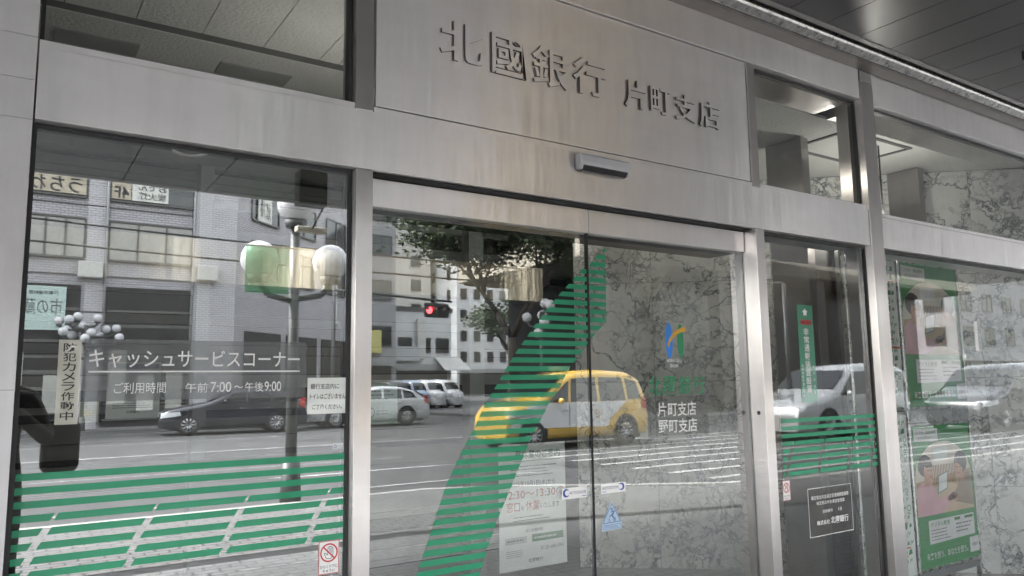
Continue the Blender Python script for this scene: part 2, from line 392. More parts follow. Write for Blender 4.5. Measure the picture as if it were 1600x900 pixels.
for ch, x0, x1, z0, z1 in (('北', 1.287, 1.481, 2.630, 2.786), ('國', 1.515, 1.676, 2.621, 2.786), ('銀', 1.709, 1.889, 2.618, 2.786), ('行', 1.917, 2.097, 2.626, 2.786),
                           ('片', 2.203, 2.328, 2.618, 2.748), ('町', 2.356, 2.480, 2.620, 2.744), ('支', 2.511, 2.646, 2.617, 2.744), ('店', 2.669, 2.812, 2.612, 2.744)):
    raised(ch, x0, x1, z0, z1)

# ------------------------------------------------------------------ automatic door
def leaf(x0, x1, label, gx0, gx1):
    d = thing('sliding_door', label, 'door', ((x0+x1)/2, .085, 0), group='automatic door leaves')
    MB().box(x0, x1, .072, .120, 2.048, 2.149, STEEL).build('head_rail', d, .0015)
    MB().box(x0, x1, .074, .118, .012, .11, STEEL).build('bottom_rail', d, .0015)
    p = MB(); p.box(gx0, gx1, .086, .096, .106, 2.052, GLASS_DOOR); p.m = [p.mi(GLASS_DOOR) if i == 0 else p.mi(CLEARB if i == 2 else GEDGE) for i in range(6)]
    p.build('pane', d); return d
dl = leaf(1.027, 2.034, 'left sliding glass door leaf with a steel head rail and broad green stripes', 1.029, 2.033)
MB().box(2.030, 2.0345, .084, .100, .11, 2.048, GASKET).build('edge_seal', dl)
dr = leaf(2.037, 3.026, 'right sliding glass door leaf with the blue and green emblem in front of marble', 2.038, 3.024)
MB().box(2.0372, 2.0395, .084, .100, .11, 2.048, GASKET).build('edge_seal', dr)
ml = MB().lathe((3.0305, .045, 1.262), [(0, 0), (.011, 0), (.011, .002)], GASKET, 14)
lk = MB(); lk.tube((3.0312, .040, 1.262), (3.0295, .040, 1.262), .010, GASKET, n=16)
tag(lk.build('door_sensor_eye'), 'small round black sensor eye in the side of the steel mullion right of the door', 'sensor')
# motion sensor
SENS = plain('sensor plastic', (.50, .505, .53), .4, .0, .04)
sn = thing('motion_sensor', 'grey slim motion sensor box on the steel beam over the door', 'sensor', (2.045, -.001, 2.32))
sb = MB()
prof = [(-.001, 2.288), (-.030, 2.284), (-.040, 2.300), (-.043, 2.318), (-.041, 2.346), (-.034, 2.353), (-.001, 2.354)]
sb.prism([(1.912, y, z) for y, z in prof], (.270, 0, 0), SENS); sb.build('body', sn, .006, seg=3)
MB().prism([(1.926, y, z) for y, z in ((-.012, 2.279), (-.031, 2.281), (-.0435, 2.300), (-.040, 2.304), (-.012, 2.290))], (.240, 0, 0), plain('sensor lens', (.012, .012, .014), .12)).build('lens', sn, .003)

# ------------------------------------------------------------------ canopy over the pavement
SOFF = plain('canopy panel', (.088, .088, .09), .36, .5, .05, 2.0)
can = thing('canopy', 'dark grey panelled canopy with a polished steel rail along the bank front', 'canopy', (2, -2, 3.2))
g = MB(); g.box(-8, 16, -.085, -.001, 3.186, 3.34, plain('gutter sheet', (.20, .185, .175), .45, .8, .2, 8))
g.build('gutter_box', can, .002)
r_ = MB(); r_.prism([(-8, -.106, 3.187), (-8, -.114, 3.186), (-8, -.146, 3.206), (-8, -.154, 3.216), (-8, -.154, 3.232), (-8, -.146, 3.240), (-8, -.106, 3.240)], (24, 0, 0), POLISH)
r_.build('rail', can, .004, seg=3)
MB().box(-8, 16, -.105, -.084, 3.184, 3.20, plain('gutter lip', (.16, .15, .145), .5, .6, .3, 20)).build('gutter_lip', can)
MB().box(-8, 16, -.205, -.135, 3.235, 3.30, DARK).build('shadow_gap', can)
MB().box(-8, 16, -.222, -.196, 3.206, 3.226, STEEL_D).build('edge_trim', can, .002)
s_ = MB(); k = 0
x = .19-.29*28
while x < 16:
    s_.box(x+.003, x+.287, -2.3, -.224, 3.214, 3.232, SOFF); x += .29
s_.box(-8, 16, -2.303, -.222, 3.224, 3.26, DARK)
x = .76-.68*13
while x < 15.5:
    for y0, y1 in ((-3.56, -2.305), (-4.78, -3.566)): s_.box(x+.005, x+.675, y0, y1, 3.206, 3.226, SOFF)
    x += .68
s_.box(-8, 16, -4.78, -2.31, 3.222, 3.26, DARK); s_.build('soffit', can)
CREAMP = plain('cream fascia', (.27, .245, .20), .55, 0, .1, 1.5)
MB().box(-8, 16, -4.82, -4.783, 3.206, 3.62, plain('fascia metal', (.34, .33, .32), .4, .6, .1)).build('fascia', can, .004)
MB().prism([(6.00, -4.91, 3.02), (16, -5.6, 3.18), (16, -5.6, 3.188), (6.00, -4.91, 3.34)], (0, -.10, 0), CREAMP).build('corner_beam', can)
MB().box(-8, 16, -4.82, -.002, 3.60, 3.70, plain('canopy roof', (.3, .3, .3), .7)).build('roof_deck', can)
MB().tube((4.63, -.60, 3.214), (4.63, -.60, 3.165), .006, DARK).build('hook', can)
# columns carrying the outer edge stand outside the view; downlights
LAMP_OFF = plain('lamp glass', (.35, .35, .34), .15)
def downlight(x, y, z, label):
    t = thing('downlight', label, 'downlight', (x, y, z), group='round downlights recessed in the canopy')
    MB().lathe((x, y, z), [(.085, .02), (.088, -.004), (.125, -.010), (.132, -.004), (.132, .003)], plain('downlight ring', (.42, .41, .40), .3, .8)).build('trim_ring', t)
    MB().lathe((x, y, z), [(0, .028), (.086, .028)], plain('downlight bowl', (.05, .05, .05), .3)).build('lens', t)
    return t
downlight(1.08, -3.55, 3.205, 'round canopy downlight mirrored near the top of the left window')
downlight(5.21, -1.18, 3.2135, 'round canopy downlight mirrored in the upper right window')
downlight(3.14, -3.55, 3.205, 'round canopy downlight above the pavement in front of the door')

# ------------------------------------------------------------------ inside the bank
FLOOR_IN = brick('lobby tiles', (.42, .42, .41), (.38, .38, .37), (.2, .2, .2), .6, .6, .004, .25, .1, 0, .25)
struct(MB().box(-2.2, 9, .13, 7, -.12, .0, FLOOR_IN).build('interior_floor'))
CEIL = plain('ceiling board', (.76, .77, .75), .85, 0, .06, 3, .9, 55)
ce = MB()
xs = [-2.2] + [.39+.27*k for k in range(-9, 4)] + [1.30, 2.4, 3.6, 9.0]
for a, b in zip(xs, xs[1:]): ce.box(a+.002, b-.002, .302, 1.09, 3.004, 3.03, CEIL)
ce.box(-2.2, 9, 1.17, 7.0, 3.004, 3.03, CEIL); ce.box(-2.2, 9, .30, 7.0, 3.022, 3.10, plain('ceiling groove', (.12, .12, .12), .9))
ce.box(-2.2, 2.2, 1.09, 1.17, 3.010, 3.02, plain('shadow line', (.16, .165, .16), .9)); ce.box(2.2, 9, 1.088, 1.172, 3.004, 3.029, CEIL)
struct(ce.build('interior_ceiling'))
VENT = plain('vent grey', (.36, .365, .36), .7)
for a, b, lab in ((.10, .44, 'grey ceiling vent seen through the upper left window beside the pillar'), (.80, 1.15, 'grey ceiling vent seen through the upper left window beside the mullion')):
    t = thing('ceiling_vent', lab, 'vent', ((a+b)/2, 1.42, 3.0), group='flat vents in the lobby ceiling')
    MB().box(a, b, 1.35, 1.50, 2.996, 3.004, VENT).build('cover', t, .001)
hf = MB(); hx0, hx1, hy0, hy1 = 4.42, 5.17, .34, .80
for a in ((hx0, hx1, hy0, hy0+.025), (hx0, hx1, hy1-.025, hy1), (hx0, hx0+.025, hy0+.025, hy1-.025), (hx1-.025, hx1, hy0+.025, hy1-.025)):
    hf.box(*a, 2.995, 3.006, plain('hatch frame', (.13, .13, .13), .5))
tag(hf.build('ceiling_hatch_frame'), 'thin dark square outline of an access hatch in the lobby ceiling at right', 'ceiling hatch')
# ceiling lamp added to brighten the lobby, suggested by a warm gleam on inner steel
def added_lobby_lamp(x, y, label, watts):
    t = thing('added_lobby_lamp', label, 'ceiling lamp', (x, y, 3.0), group='round lamps added to the lobby ceiling')
    MB().lathe((x, y, 3.0), [(.15, -.012), (.19, -.016), (.20, .003)], plain('lamp ring', (.6, .6, .58), .4)).build('ring', t)
    MB().lathe((x, y, 2.996), [(0, 0), (.15, 0)], plain('lit diffuser', (.8, .8, .75), .4, emit=((1, .93, .80), 1.2))).build('diffuser', t)
    l = bpy.data.lights.new('added_lobby_light', 'AREA'); l.shape = 'DISK'; l.size = .28; l.energy = watts; l.color = (1, .92, .79)
    o = bpy.data.objects.new('added_lobby_light', l); COL.objects.link(o); o.location = (0, 0, -.03); o.parent = t
added_lobby_lamp(2.30, .75, 'round lamp added to light the lobby, in the ceiling behind the name board', 1.3)
def pendant(x, y, z, label, e):  # glowing globe added out of sight to brighten ceiling and upper marble
    t = thing('fill_pendant', label, 'fill lamp', (x, y, z), group='white globe pendants added to light the lobby')
    MB().ball((x, y, z), .07, plain('fill globe %g' % e, (.8, .8, .76), .4, emit=((1, .95, .86), e)), 20, 12).build('globe', t)
    MB().tube((x, y, z+.08), (x, y, 3.004), .006, GASKET, n=8).build('cord', t)
pendant(4.92, .44, 2.425, 'added fill light globe hidden behind the steel beam right of the wide mullion', 5)
pendant(1.24, .70, 2.46, 'added fill light globe hidden behind the steel beam by the first mullion', 2.4)
# marble wall running obliquely away to the left
A, B = Vector((3.80, 2.425, 0)), Vector((6.60, .025, 0))
dirw = (B-A).normalized(); nrm = Vector((dirw.y, -dirw.x, 0))
mw = MB(); L = (B-A).length
us = [0, .62, 1.55, 2.40, 3.05, L]; vz = [0, .62, 1.415, 2.20, 3.0]
for u0, u1 in zip(us, us[1:]):
    for z0, z1 in zip(vz, vz[1:]):
        q = [A+dirw*(u0+.0015)+Vector((0, 0, z0+.0015)), A+dirw*(u1-.0015)+Vector((0, 0, z0+.0015)), A+dirw*(u1-.0015)+Vector((0, 0, z1-.0015)), A+dirw*(u0+.0015)+Vector((0, 0, z1-.0015))]
        mw.prism(q, -nrm*.02, MARBLE)
q = [A-nrm*.008, B-nrm*.008, B-nrm*.008+Vector((0, 0, 3)), A-nrm*.008+Vector((0, 0, 3))]
mw.prism(q, -nrm*.10, plain('marble joint', (.10, .10, .10), .8))
struct(mw.build('marble_wall'))
struct(MB().box(6.62, 7.6, .14, .25, 0, 3.0, MARBLE).build('marble_return_wall'))
# slatted shutter wall at the back, side wall
SL1 = plain('shutter slat', (.26, .265, .262), .55, 0, .15, 3); SL2 = plain('shutter gap', (.014, .014, .015), .7); SL3 = plain('shutter bright slat', (.42, .425, .42), .45)
sh = thing('slatted_shutter', 'dark horizontal slatted shutter closing off the back of the cash corner', 'shutter', (1, 3.3, 0))
rs = random.Random(3); z = .02; sl = MB()
while z < 2.95:
    h = rs.choice((.035, .05, .07, .10, .14)); mt = rs.choice((SL1, SL1, SL2, SL1, SL3))
    sl.box(-2.1, 3.75, 3.30+rs.uniform(0, .02), 3.36, z, min(z+h, 2.98)-.006, mt); z += h
sl.box(-2.1, 3.75, 3.345, 3.40, 0, 2.99, SL2); sl.build('slats', sh)
struct(MB().box(-2.2, -2.12, .30, 7, 0, 3.0, plain('lobby wall', (.30, .30, .29), .7)).build('interior_side_wall'))
struct(MB().box(-2.2, 9, 6.9, 7, 0, 3.0, plain('back wall', (.10, .10, .10), .8)).build('interior_back_wall'))
struct(MB().box(7.62, 7.7, .14, 6.9, 0, 3.0, plain('back wall', (.10, .10, .10), .8)).build('interior_end_wall'))
# inner entrance line
ie = thing('inner_entrance', 'inner steel door frame standing behind the front glass', 'door frame', (1.5, 2.6, 0))
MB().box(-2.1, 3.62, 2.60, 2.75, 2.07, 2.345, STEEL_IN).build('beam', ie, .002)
GREYGREEN = plain('grey green post', (.26, .29, .275), .45, .2)
for x0, x1 in ((.97, 1.05), (2.93, 3.06)): MB().box(x0, x1, 2.605, 2.72, 0, 2.068, GREYGREEN).build('mullion', ie, .002)
for x0, x1 in ((.97, 1.05), (2.93, 3.06)): MB().box(x0, x1, 2.605, 2.72, 2.347, 2.99, GREYGREEN).build('mullion', ie, .002)
# right hand inner posts and brown panel
for x, lab in ((4.26, 'steel inner post rising to the lobby ceiling behind the narrow right window'), (5.67, 'steel inner post rising to the lobby ceiling right of the wide mullion')):
    tag(MB().box(x, x+.075, .58, .86, 0, 2.996, steel('inner post steel', col=(.46, .44, .43), rough=.3, grain=(90, 90, 1.2), rot=0.0) if 'inner post steel' not in MATS else MATS['inner post steel']).build('inner_post', bevel=.002), lab, 'post', 'steel inner posts')
bp = thing('brown_partition', 'dark brown wooden partition behind the right window', 'partition', (4.95, .66, 0))
BROWN = plain('brown veneer', (.060, .042, .030), .42, 0, .25, 12)
MB().box(4.338, 5.668, .64, .70, .02, 2.30, BROWN).build('panel', bp, .002)
MB().box(4.60, 4.665, .615, .638, .02, 2.30, plain('partition strip', (.16, .155, .15), .3, .7)).build('trim_strip', bp, .002)
MB().box(4.72, 4.75, .62, .638, .02, 2.30, plain('partition strip', (.16, .155, .15), .3, .7)).build('trim_strip', bp, .002)

# ================================================================== FILMS, STICKERS AND NOTICES ON THE GLASS
YW, YD = .0434, .0852                     # just outside the window panes / the door panes
WHITE_T = plain('white lettering', (.80, .80, .80), .45, 0, .03)
def lines_of_text(mb, x0, x1, z0, z1, rows, y, mat, seed=1, fill=.5):
    """Rows of print too small to read: broken short dashes."""
    q = random.Random(seed); dz = (z1-z0)/rows
    for i in range(rows):
        zt = z1-dz*(i+.5); x = x0; end = x0+(x1-x0)*q.uniform(.7, 1)
        while x < end:
            wd = q.uniform(.3, 1.0)*dz; rect(mb, x, min(x+wd, end), zt-dz*fill/2, zt+dz*fill/2, y, mat); x += wd+dz*q.uniform(.12, .3)
def stripes(label, name, x0, x1, ztop, cuts, y, pitch=.0362, th=.0188):
    t = MB(); off = {3: .020, 4: 0, 5: -.023, 6: -.036, 7: -.043}
    for i in range(8):
        z1 = ztop-pitch*i; z0 = z1-th; a = x0
        if i >= 3:
            for c in cuts:
                wd = .020 if i > 3 else .008
                sl = .007
                cx = c+off[i]
                if cx-wd/2 > a+.005 and cx+wd/2 < x1:
                    flat(t, [(a, z0), (cx-wd/2-sl, z0), (cx-wd/2+sl*.6, z1), (a if a == x0 else a+sl*1.6, z1)], y, FILM_G); a = cx+wd/2-sl
        flat(t, [(a, z0), (x1, z0), (x1, z1), (a if a == x0 else a+sl*1.6, z1)], y, FILM_G)
    return tag(t.build(name), label, 'window film', 'green striped films on the glass')
stripes('green film of eight level stripes across the foot of the wide left window', 'striped_film', .040, .950, 1.1985, [.116, .366, .622, .882], YW)
stripes('green film of eight level stripes across the narrow right window', 'striped_film', 3.196, 3.998, 1.226, [3.27, 3.52, 3.77, 3.98], YW, .0368, .0205)
# slanting film on both door leaves: one film per leaf
LE = [(945, 391), (935, 396), (920, 413), (906, 424), (885, 448), (862, 474), (842, 499), (816, 537), (798, 563), (782, 592), (757, 633), (743, 665), (718, 712), (696, 761), (675, 825), (654, 889), (630, 970)]
RE = [(946, 391), (947.5, 503), (938, 513), (926, 526), (908, 552), (890, 574), (872, 610), (860, 626), (842, 662), (824, 697), (810, 733), (794, 772), (776, 815), (764, 850), (750, 896), (726, 980)]
def edge(pts):
    q = [onY(a, b, YD) for a, b in pts]; q = [(p.z, p.x) for p in q]
    def f(z):
        for (z1, x1), (z0, xx) in zip(q, q[1:]):
            if z0 <= z <= z1: return xx+(x1-xx)*(z-z0)/(z1-z0+1e-9)
        return q[-1][1] if z < q[-1][0] else q[0][1]
    return f
eL, eR = edge(LE), edge(RE)
fl, fr_ = MB(), MB()
FILM_CLEAR = clear('clear film', (.84, .88, .86), .05, 0, (.26, .34, .29))
ztop = onY(935, 401.3, YD).z; pitch = (ztop-onY(935, 512.7, YD).z)/9
for i in range(-1, 44):
    zc = ztop-pitch*i; z1, z0 = zc+pitch*.29, zc-pitch*.29
    if z0 < .12: break
    a0, a1, b0, b1 = eL(z0), eL(z1), eR(z0), eR(z1)
    if b1-a1 < .004: a1 = b1-.004
    for mb, lo, hi in ((fl, 0, 2.028), (fr_, 2.041, 9)):
        c = lambda v: min(max(v, lo), hi)
        if c(b0)-c(a0) > .002 or c(b1)-c(a1) > .002: flat(mb, [(c(a0), z0), (c(b0), z0), (c(b1), z1), (c(a1), z1)], YD, FILM_G)
zz = [ztop+pitch*.3-pitch*.5*i for i in range(88)]
for za, zc in zip(zz, zz[1:]):
    for mb, lo, hi in ((fl, 0, 2.028), (fr_, 2.041, 9)):
        c = lambda v: min(max(v, lo), hi)
        if zc > .12 and (c(eR(zc))-c(eL(zc)) > .002): flat(mb, [(c(eL(zc)), zc), (c(eR(zc)), zc), (c(eR(za)), za), (c(eL(za)), za)], YD+.0004, FILM_CLEAR)
tag(fl.build('striped_film'), 'green film of many short stripes in a slanting band on the left door leaf', 'window film', 'green striped films on the glass')
tag(fr_.build('striped_film'), 'green film of short stripes coming to a point on the right door leaf', 'window film', 'green striped films on the glass')

# cash corner panel
t = thing('cash_corner_panel', 'frosted grey panel with white lettering for the cash service corner opening hours', 'window lettering', (.5, YW, 1.38))
rect(MB(), .184, .815, 1.385, 1.560, YW, FROST).build('film', t)
b = MB(); put_text(b, 'キャッシュサービスコーナー', .196, .794, 1.479, 1.531, YW-.0008, WHITE_T, .006); b.build('lettering', t)
b = MB(); rect(b, .196, .795, 1.4655, 1.4700, YW-.0008, WHITE_T); b.build('underline', t)
b = MB(); put_text(b, 'ご利用時間', .262, .398, 1.405, 1.437, YW-.0008, WHITE_T, .0); put_text(b, '午前', .452, .515, 1.405, 1.434, YW-.0008, WHITE_T, .0)
put_text(b, '7:00', .523, .583, 1.405, 1.436, YW-.0008, WHITE_T, .004); put_text(b, '～', .592, .618, 1.416, 1.424, YW-.0008, WHITE_T, 0)
put_text(b, '午後', .624, .681, 1.405, 1.434, YW-.0008, WHITE_T, 0); put_text(b, '9:00', .684, .736, 1.405, 1.436, YW-.0008, WHITE_T, .004); b.build('lettering', t)
# camera notice
t = thing('camera_notice', 'tall cream sign strip with bold black vertical characters on the left window', 'sticker', (.149, YW, 1.32))
MB().box(.1215, .1765, YW-.0012, YW, 1.324, 1.556, CREAM).build('sheet', t)
b = MB(); n_ = '防犯カメラ作動中'
for i, ch in enumerate(n_):
    zc = 1.535-i*.0268; put_text(b, ch, .133, .165, zc-.0118, zc+.0118, YW-.0019, INK, .03)
b.build('lettering', t)
def paper(name, label, cat, x0, x1, z0, z1, y, mat=PAPER, group=None):
    t = thing(name, label, cat, ((x0+x1)/2, y, z0), group=group)
    MB().box(x0, x1, y-.0005, y+.0003, z0, z1, mat).build('sheet', t); return t
t = paper('toilet_notice', 'pale paper notice with three lines of black text right of the cash corner panel', 'notice', .822, .955, 1.329, 1.446, YW)
b = MB(); put_text(b, '銀行支店内に', .832, .928, 1.409, 1.427, YW-.001, INK, .02); put_text(b, 'トイレはございません', .830, .950, 1.377, 1.395, YW-.001, INK, .02); put_text(b, 'ご了承ください。', .838, .938, 1.344, 1.360, YW-.001, INK, .02); b.build('lettering', t)
YI = .056
t = paper('bank_leaflet', 'grey green leaflet with fine print behind the lower half of the frosted panel', 'notice', .245, .385, 1.335, 1.495, YI)
b = MB(); rect(b, .250, .380, 1.476, 1.491, YI-.001, plain('leaflet blue', (.28, .32, .38), .5)); lines_of_text(b, .262, .372, 1.362, 1.380, 3, YI-.001, INK, 4, .35); put_text(b, '北國銀行', .298, .332, 1.349, 1.357, YI-.001, INK, .03); b.build('print', t)
t = paper('mascot_card', 'small pale card with a yellow round drawing low on the left window', 'card', .180, .228, 1.327, 1.384, YI, vinyl('pale green card', (.60, .64, .46), .08))
b = MB(); YEL = plain('card yellow', (.62, .55, .08), .5); flat(b, ell(.203, 1.352, .012, .010), YI-.001, YEL); ring(b, .203, 1.366, .0065, .0055, YI-.001, YEL); lines_of_text(b, .187, .222, 1.331, 1.338, 1, YI-.001, plain('card grey', (.35, .36, .3), .5), 8); b.build('print', t)

def hand_sticker(x0, x1, z0, z1, y, label):
    t = thing('hand_sticker', label, 'sticker', ((x0+x1)/2, y, z0), group='white warning stickers with a crossed hand')
    W, H = x1-x0, z1-z0; X = lambda u: x0+W*u; Z = lambda v: z0+H*v
    MB().box(x0, x1, y-.0008, y, z0, z1, W_VINYL).build('sheet', t)
    b = MB(); yy = y-.0014; e = .03*W
    RED = plain('sticker red', (.52, .03, .035), .4)
    for a in ((x0, x1, z0, z0+e), (x0, x1, z1-e, z1), (x0, x0+e, z0+e, z1-e), (x1-e, x1, z0+e, z1-e)): rect(b, *a, yy, RED)
    cx, cz, r = X(.5), Z(.64), W*.43
    hl = [(.34, .30), (.22, .58), (.29, .60), (.40, .47), (.42, .84), (.47, .86), (.50, .92), (.56, .93), (.60, .90), (.66, .88), (.70, .80), (.70, .52), (.64, .36), (.58, .28), (.34, .30)]
    stroke(b, [(X(.5+(u-.48)*.9), Z(.64+(v-.6)*.58)) for u, v in hl], W*.025, yy+.0002, INK)
    for u in (.50, .57, .63): stroke(b, [(X(.5+(u-.48)*.9), Z(.62)), (X(.5+(u-.48)*.9), Z(.79))], W*.02, yy+.0002, INK)
    ring(b, cx, cz, r, r*.84, yy, RED); stroke(b, [(cx-r*.62, cz+r*.62), (cx+r*.62, cz-r*.62)], r*.15, yy-.0002, RED)
    b.build('symbol', t)
    b = MB(); put_text(b, 'ひらくドアに', X(.08), X(.92), Z(.17), Z(.275), yy, INK, .02); put_text(b, 'ちゅうい', X(.2), X(.8), Z(.05), Z(.145), yy, INK, .02); b.build('lettering', t)
hand_sticker(.868, .936, .823, .925, YW, 'white sticker with a red crossed out hand at the foot of the left window')
hand_sticker(3.180, 3.236, .836, .930, YW, 'white sticker with a red crossed out hand at the edge of the narrow right window')
# sticker seen on the inside, right edge of the left window
t = paper('door_maker_sticker', 'tiny pale sticker with a blue crescent above the stripes of the left window', 'sticker', .914, .950, 1.212, 1.232, YI, W_VINYL)
b = MB(); ring(b, .922, 1.222, .006, .003, YI-.001, BLUE_INK, 14); b.build('symbol', t)

# automatic door stickers
def auto(x0, x1, z0, z1, flip, label):
    t = thing('automatic_door_sticker', label, 'sticker', ((x0+x1)/2, YD, z0), group='automatic door stickers')
    MB().box(x0, x1, YD-.0010, YD, z0, z1, W_VINYL).build('sheet', t)
    W, H = x1-x0, z1-z0; b = MB(); y = YD-.0016
    cx = x0+W*(.17 if not flip else .83); cz = z0+H*.55; r = H*.38
    DB = plain('sticker blue', (.035, .06, .33), .4)
    a0, a1 = (40, 320) if not flip else (220, 500)
    o = ell(cx, cz, r, r, 24, a0, a1); sx = r*.28*(1 if not flip else -1); i_ = ell(cx+sx, cz, r*.66, r*.66, 24, a0, a1)
    for k in range(24): flat(b, [o[k], o[k+1], i_[k+1], i_[k]], y, DB)
    b.build('symbol', t); b = MB()
    tx0, tx1 = (x0+W*.29, x0+W*.97) if not flip else (x0+W*.04, x0+W*.71)
    put_text(b, 'AUTODOOR', tx0, tx1, z0+H*.40, z0+H*.66, y, plain('sticker navy', (.05, .06, .15), .4), .0)
    lx = tx1-W*.17 if not flip else tx0
    rect(b, lx, lx+W*.17, z0+H*.14, z0+H*.20, y, DB); b.build('lettering', t)
auto(1.872, 2.000, .958, 1.001, False, 'white AUTODOOR sticker with its blue crescent at left, on the left door leaf')
auto(2.075, 2.208, .962, 1.003, True, 'white AUTODOOR sticker with its blue crescent at right, on the right door leaf')
# caution triangle
t = thing('caution_sticker', 'pale blue triangular caution sticker with a running figure on the right door leaf', 'sticker', (2.13, YD, .81))
b = MB(); PB = vinyl('pale blue vinyl', (.42, .56, .70), .08); b.prism([(2.074, YD-.0008, .812), (2.180, YD-.0008, .815), (2.180, YD-.0008, .840), (2.133, YD-.0008, .926), (2.127, YD-.0008, .926), (2.074, YD-.0008, .838)], (0, .0006, 0), PB); b.build('sheet', t)
b = MB(); y = YD-.0014; NV = plain('caution navy', (.05, .12, .33), .5)
stroke(b, [(2.080, .843), (2.174, .845), (2.130, .920), (2.080, .843)], .0032, y, NV); stroke(b, [(2.079, .818), (2.175, .820), (2.175, .836), (2.079, .834), (2.079, .818)], .002, y, NV)
flat(b, ell(2.127, .898, .005, .005), y, NV); stroke(b, [(2.131, .892), (2.138, .880), (2.128, .872), (2.138, .862)], .006, y, NV); stroke(b, [(2.122, .884), (2.132, .890), (2.146, .886)], .003, y, NV); stroke(b, [(2.136, .880), (2.122, .872), (2.114, .866)], .004, y, NV)
b.build('symbol', t)
b = MB(); put_text(b, '注', 2.103, 2.121, .847, .862, y, NV, .02); put_text(b, '意', 2.133, 2.151, .847, .863, y, NV, .02); lines_of_text(b, 2.086, 2.168, .822, .832, 2, y, NV, 5); b.build('lettering', t)

# emblem and branch names on the right leaf
t = thing('bank_emblem', 'blue, green and orange emblem with small white bank name under it', 'emblem', (2.53, YD, 1.48))
EB, EG, EO = vinyl('emblem blue', (.02, .24, .80), .03), vinyl('emblem green', (.005, .26, .10), .03), vinyl('emblem orange', (.80, .42, .03), .03)
def pe(px, py): q = onY(px, py, YD); return (q.x, q.z)
b = MB(); c = pe(1045.5, 532); d = pe(1063, 532)
b1 = MB(); flat(b1, ell(c[0], c[1], .022, .082, 28), YD, EB); b1.build('left_stroke', t)
b1 = MB(); flat(b1, ell(d[0], d[1]-.003, .020, .079, 28), YD, EG); b1.build('right_stroke', t)
arc = [pe(1044, 541), pe(1046, 533), pe(1050, 526), pe(1056, 520), pe(1063, 516), pe(1071, 514)]; b1 = MB()
for k, (p, q) in enumerate(zip(arc, arc[1:])): stroke(b1, [p, q], .012+.0022*k, YD-.0006-.00004*k, EO)
b1.build('arc', t)
b1 = MB(); put_text(b1, 'HOKKOKU', 2.478, 2.572, 1.504, 1.520, YD, WHITE_T, .02); put_text(b1, 'BANK', 2.500, 2.552, 1.480, 1.496, YD, WHITE_T, .02); b1.build('lettering', t)
t = thing('branch_names', 'green bank name over two white branch names on the right door leaf', 'window lettering', (2.53, YD, 1.19))
rect(MB(), 2.350, 2.730, 1.172, 1.352, YD+.0004, clear('smoke film', (.78, .80, .79), .16, .03, (.30, .30, .29))).build('film', t)
GT = clear('green lettering', (.10, .55, .28), .75, .02, (.012, .30, .12)); b1 = MB()
for ch, a in zip('北國銀行', (2.360, 2.452, 2.546, 2.636)): put_text(b1, ch, a, a+.078, 1.358, 1.440, YD, GT, .010)
b1.build('lettering', t)
b1 = MB(); put_text(b1, '片町支店', 2.410, 2.652, 1.263, 1.326, YD, W_VINYL, .012); b1.build('branch_lettering', t)
b1 = MB(); put_text(b1, '野町支店', 2.412, 2.654, 1.190, 1.252, YD, W_VINYL, .012); b1.build('branch_lettering', t)

# closing notice inside the left leaf
yn = .098
t = paper('closing_notice', 'white printed notice with green heading and red times inside the left door leaf', 'notice', 1.585, 1.902, .715, 1.185, yn)
y = yn-.0012; b = MB(); TN = plain('notice green', (.05, .20, .06), .5); TR = plain('notice red', (.55, .13, .07), .5); TG = plain('notice grey', (.12, .13, .13), .5)
put_text(b, '昼休業のご案内', 1.66, 1.875, 1.128, 1.160, y, TN, .03); rect(b, 1.655, 1.880, 1.118, 1.1205, y, TN)
lines_of_text(b, 1.64, 1.86, 1.058, 1.105, 4, y, TG, 2, .3)
put_text(b, '2025年10月1日(水)から', 1.640, 1.850, 1.020, 1.044, y, TG, .01)
put_text(b, '12:30～13:30の', 1.612, 1.893, .978, 1.010, y, TR, .04)
put_text(b, '窓口', 1.618, 1.680, .930, .968, y, TR, .04); put_text(b, 'を', 1.684, 1.703, .932, .950, y, TG, .02); put_text(b, '休業', 1.707, 1.772, .930, .968, y, TR, .04); put_text(b, 'いたします', 1.776, 1.868, .934, .956, y, TG, .02)
lines_of_text(b, 1.65, 1.83, .890, .915, 2, y, TG, 3, .3); put_text(b, '窓口営業時間', 1.705, 1.785, .850, .862, y, TG, .01)
rect(b, 1.610, 1.710, .812, .836, y, plain('notice pale', (.50, .51, .50), .5)); rect(b, 1.735, 1.885, .812, .840, y, TN)
lines_of_text(b, 1.618, 1.702, .816, .832, 1, y-.0004, TG, 6, .4); lines_of_text(b, 1.745, 1.876, .818, .834, 1, y-.0004, PAPER, 7, .4)
lines_of_text(b, 1.615, 1.700, .762, .790, 4, y, TG, 9, .3); put_text(b, '0120-680-093', 1.775, 1.885, .778, .792, y, TG, 0); put_text(b, '北國銀行', 1.715, 1.785, .738, .752, y, TG, .02); b.build('print', t)
t = paper('dog_notice', 'pale green notice with a round symbol at the left edge of the left door leaf', 'notice', 1.035, 1.165, 1.285, 1.425, yn, vinyl('pale green paper', (.48, .58, .51), .06))
b = MB(); lines_of_text(b, 1.045, 1.155, 1.365, 1.405, 3, y, TG, 12, .3); ring(b, 1.062, 1.325, .018, .015, y, TG); lines_of_text(b, 1.085, 1.14, 1.315, 1.335, 2, y, TG, 13, .3); b.build('print', t)

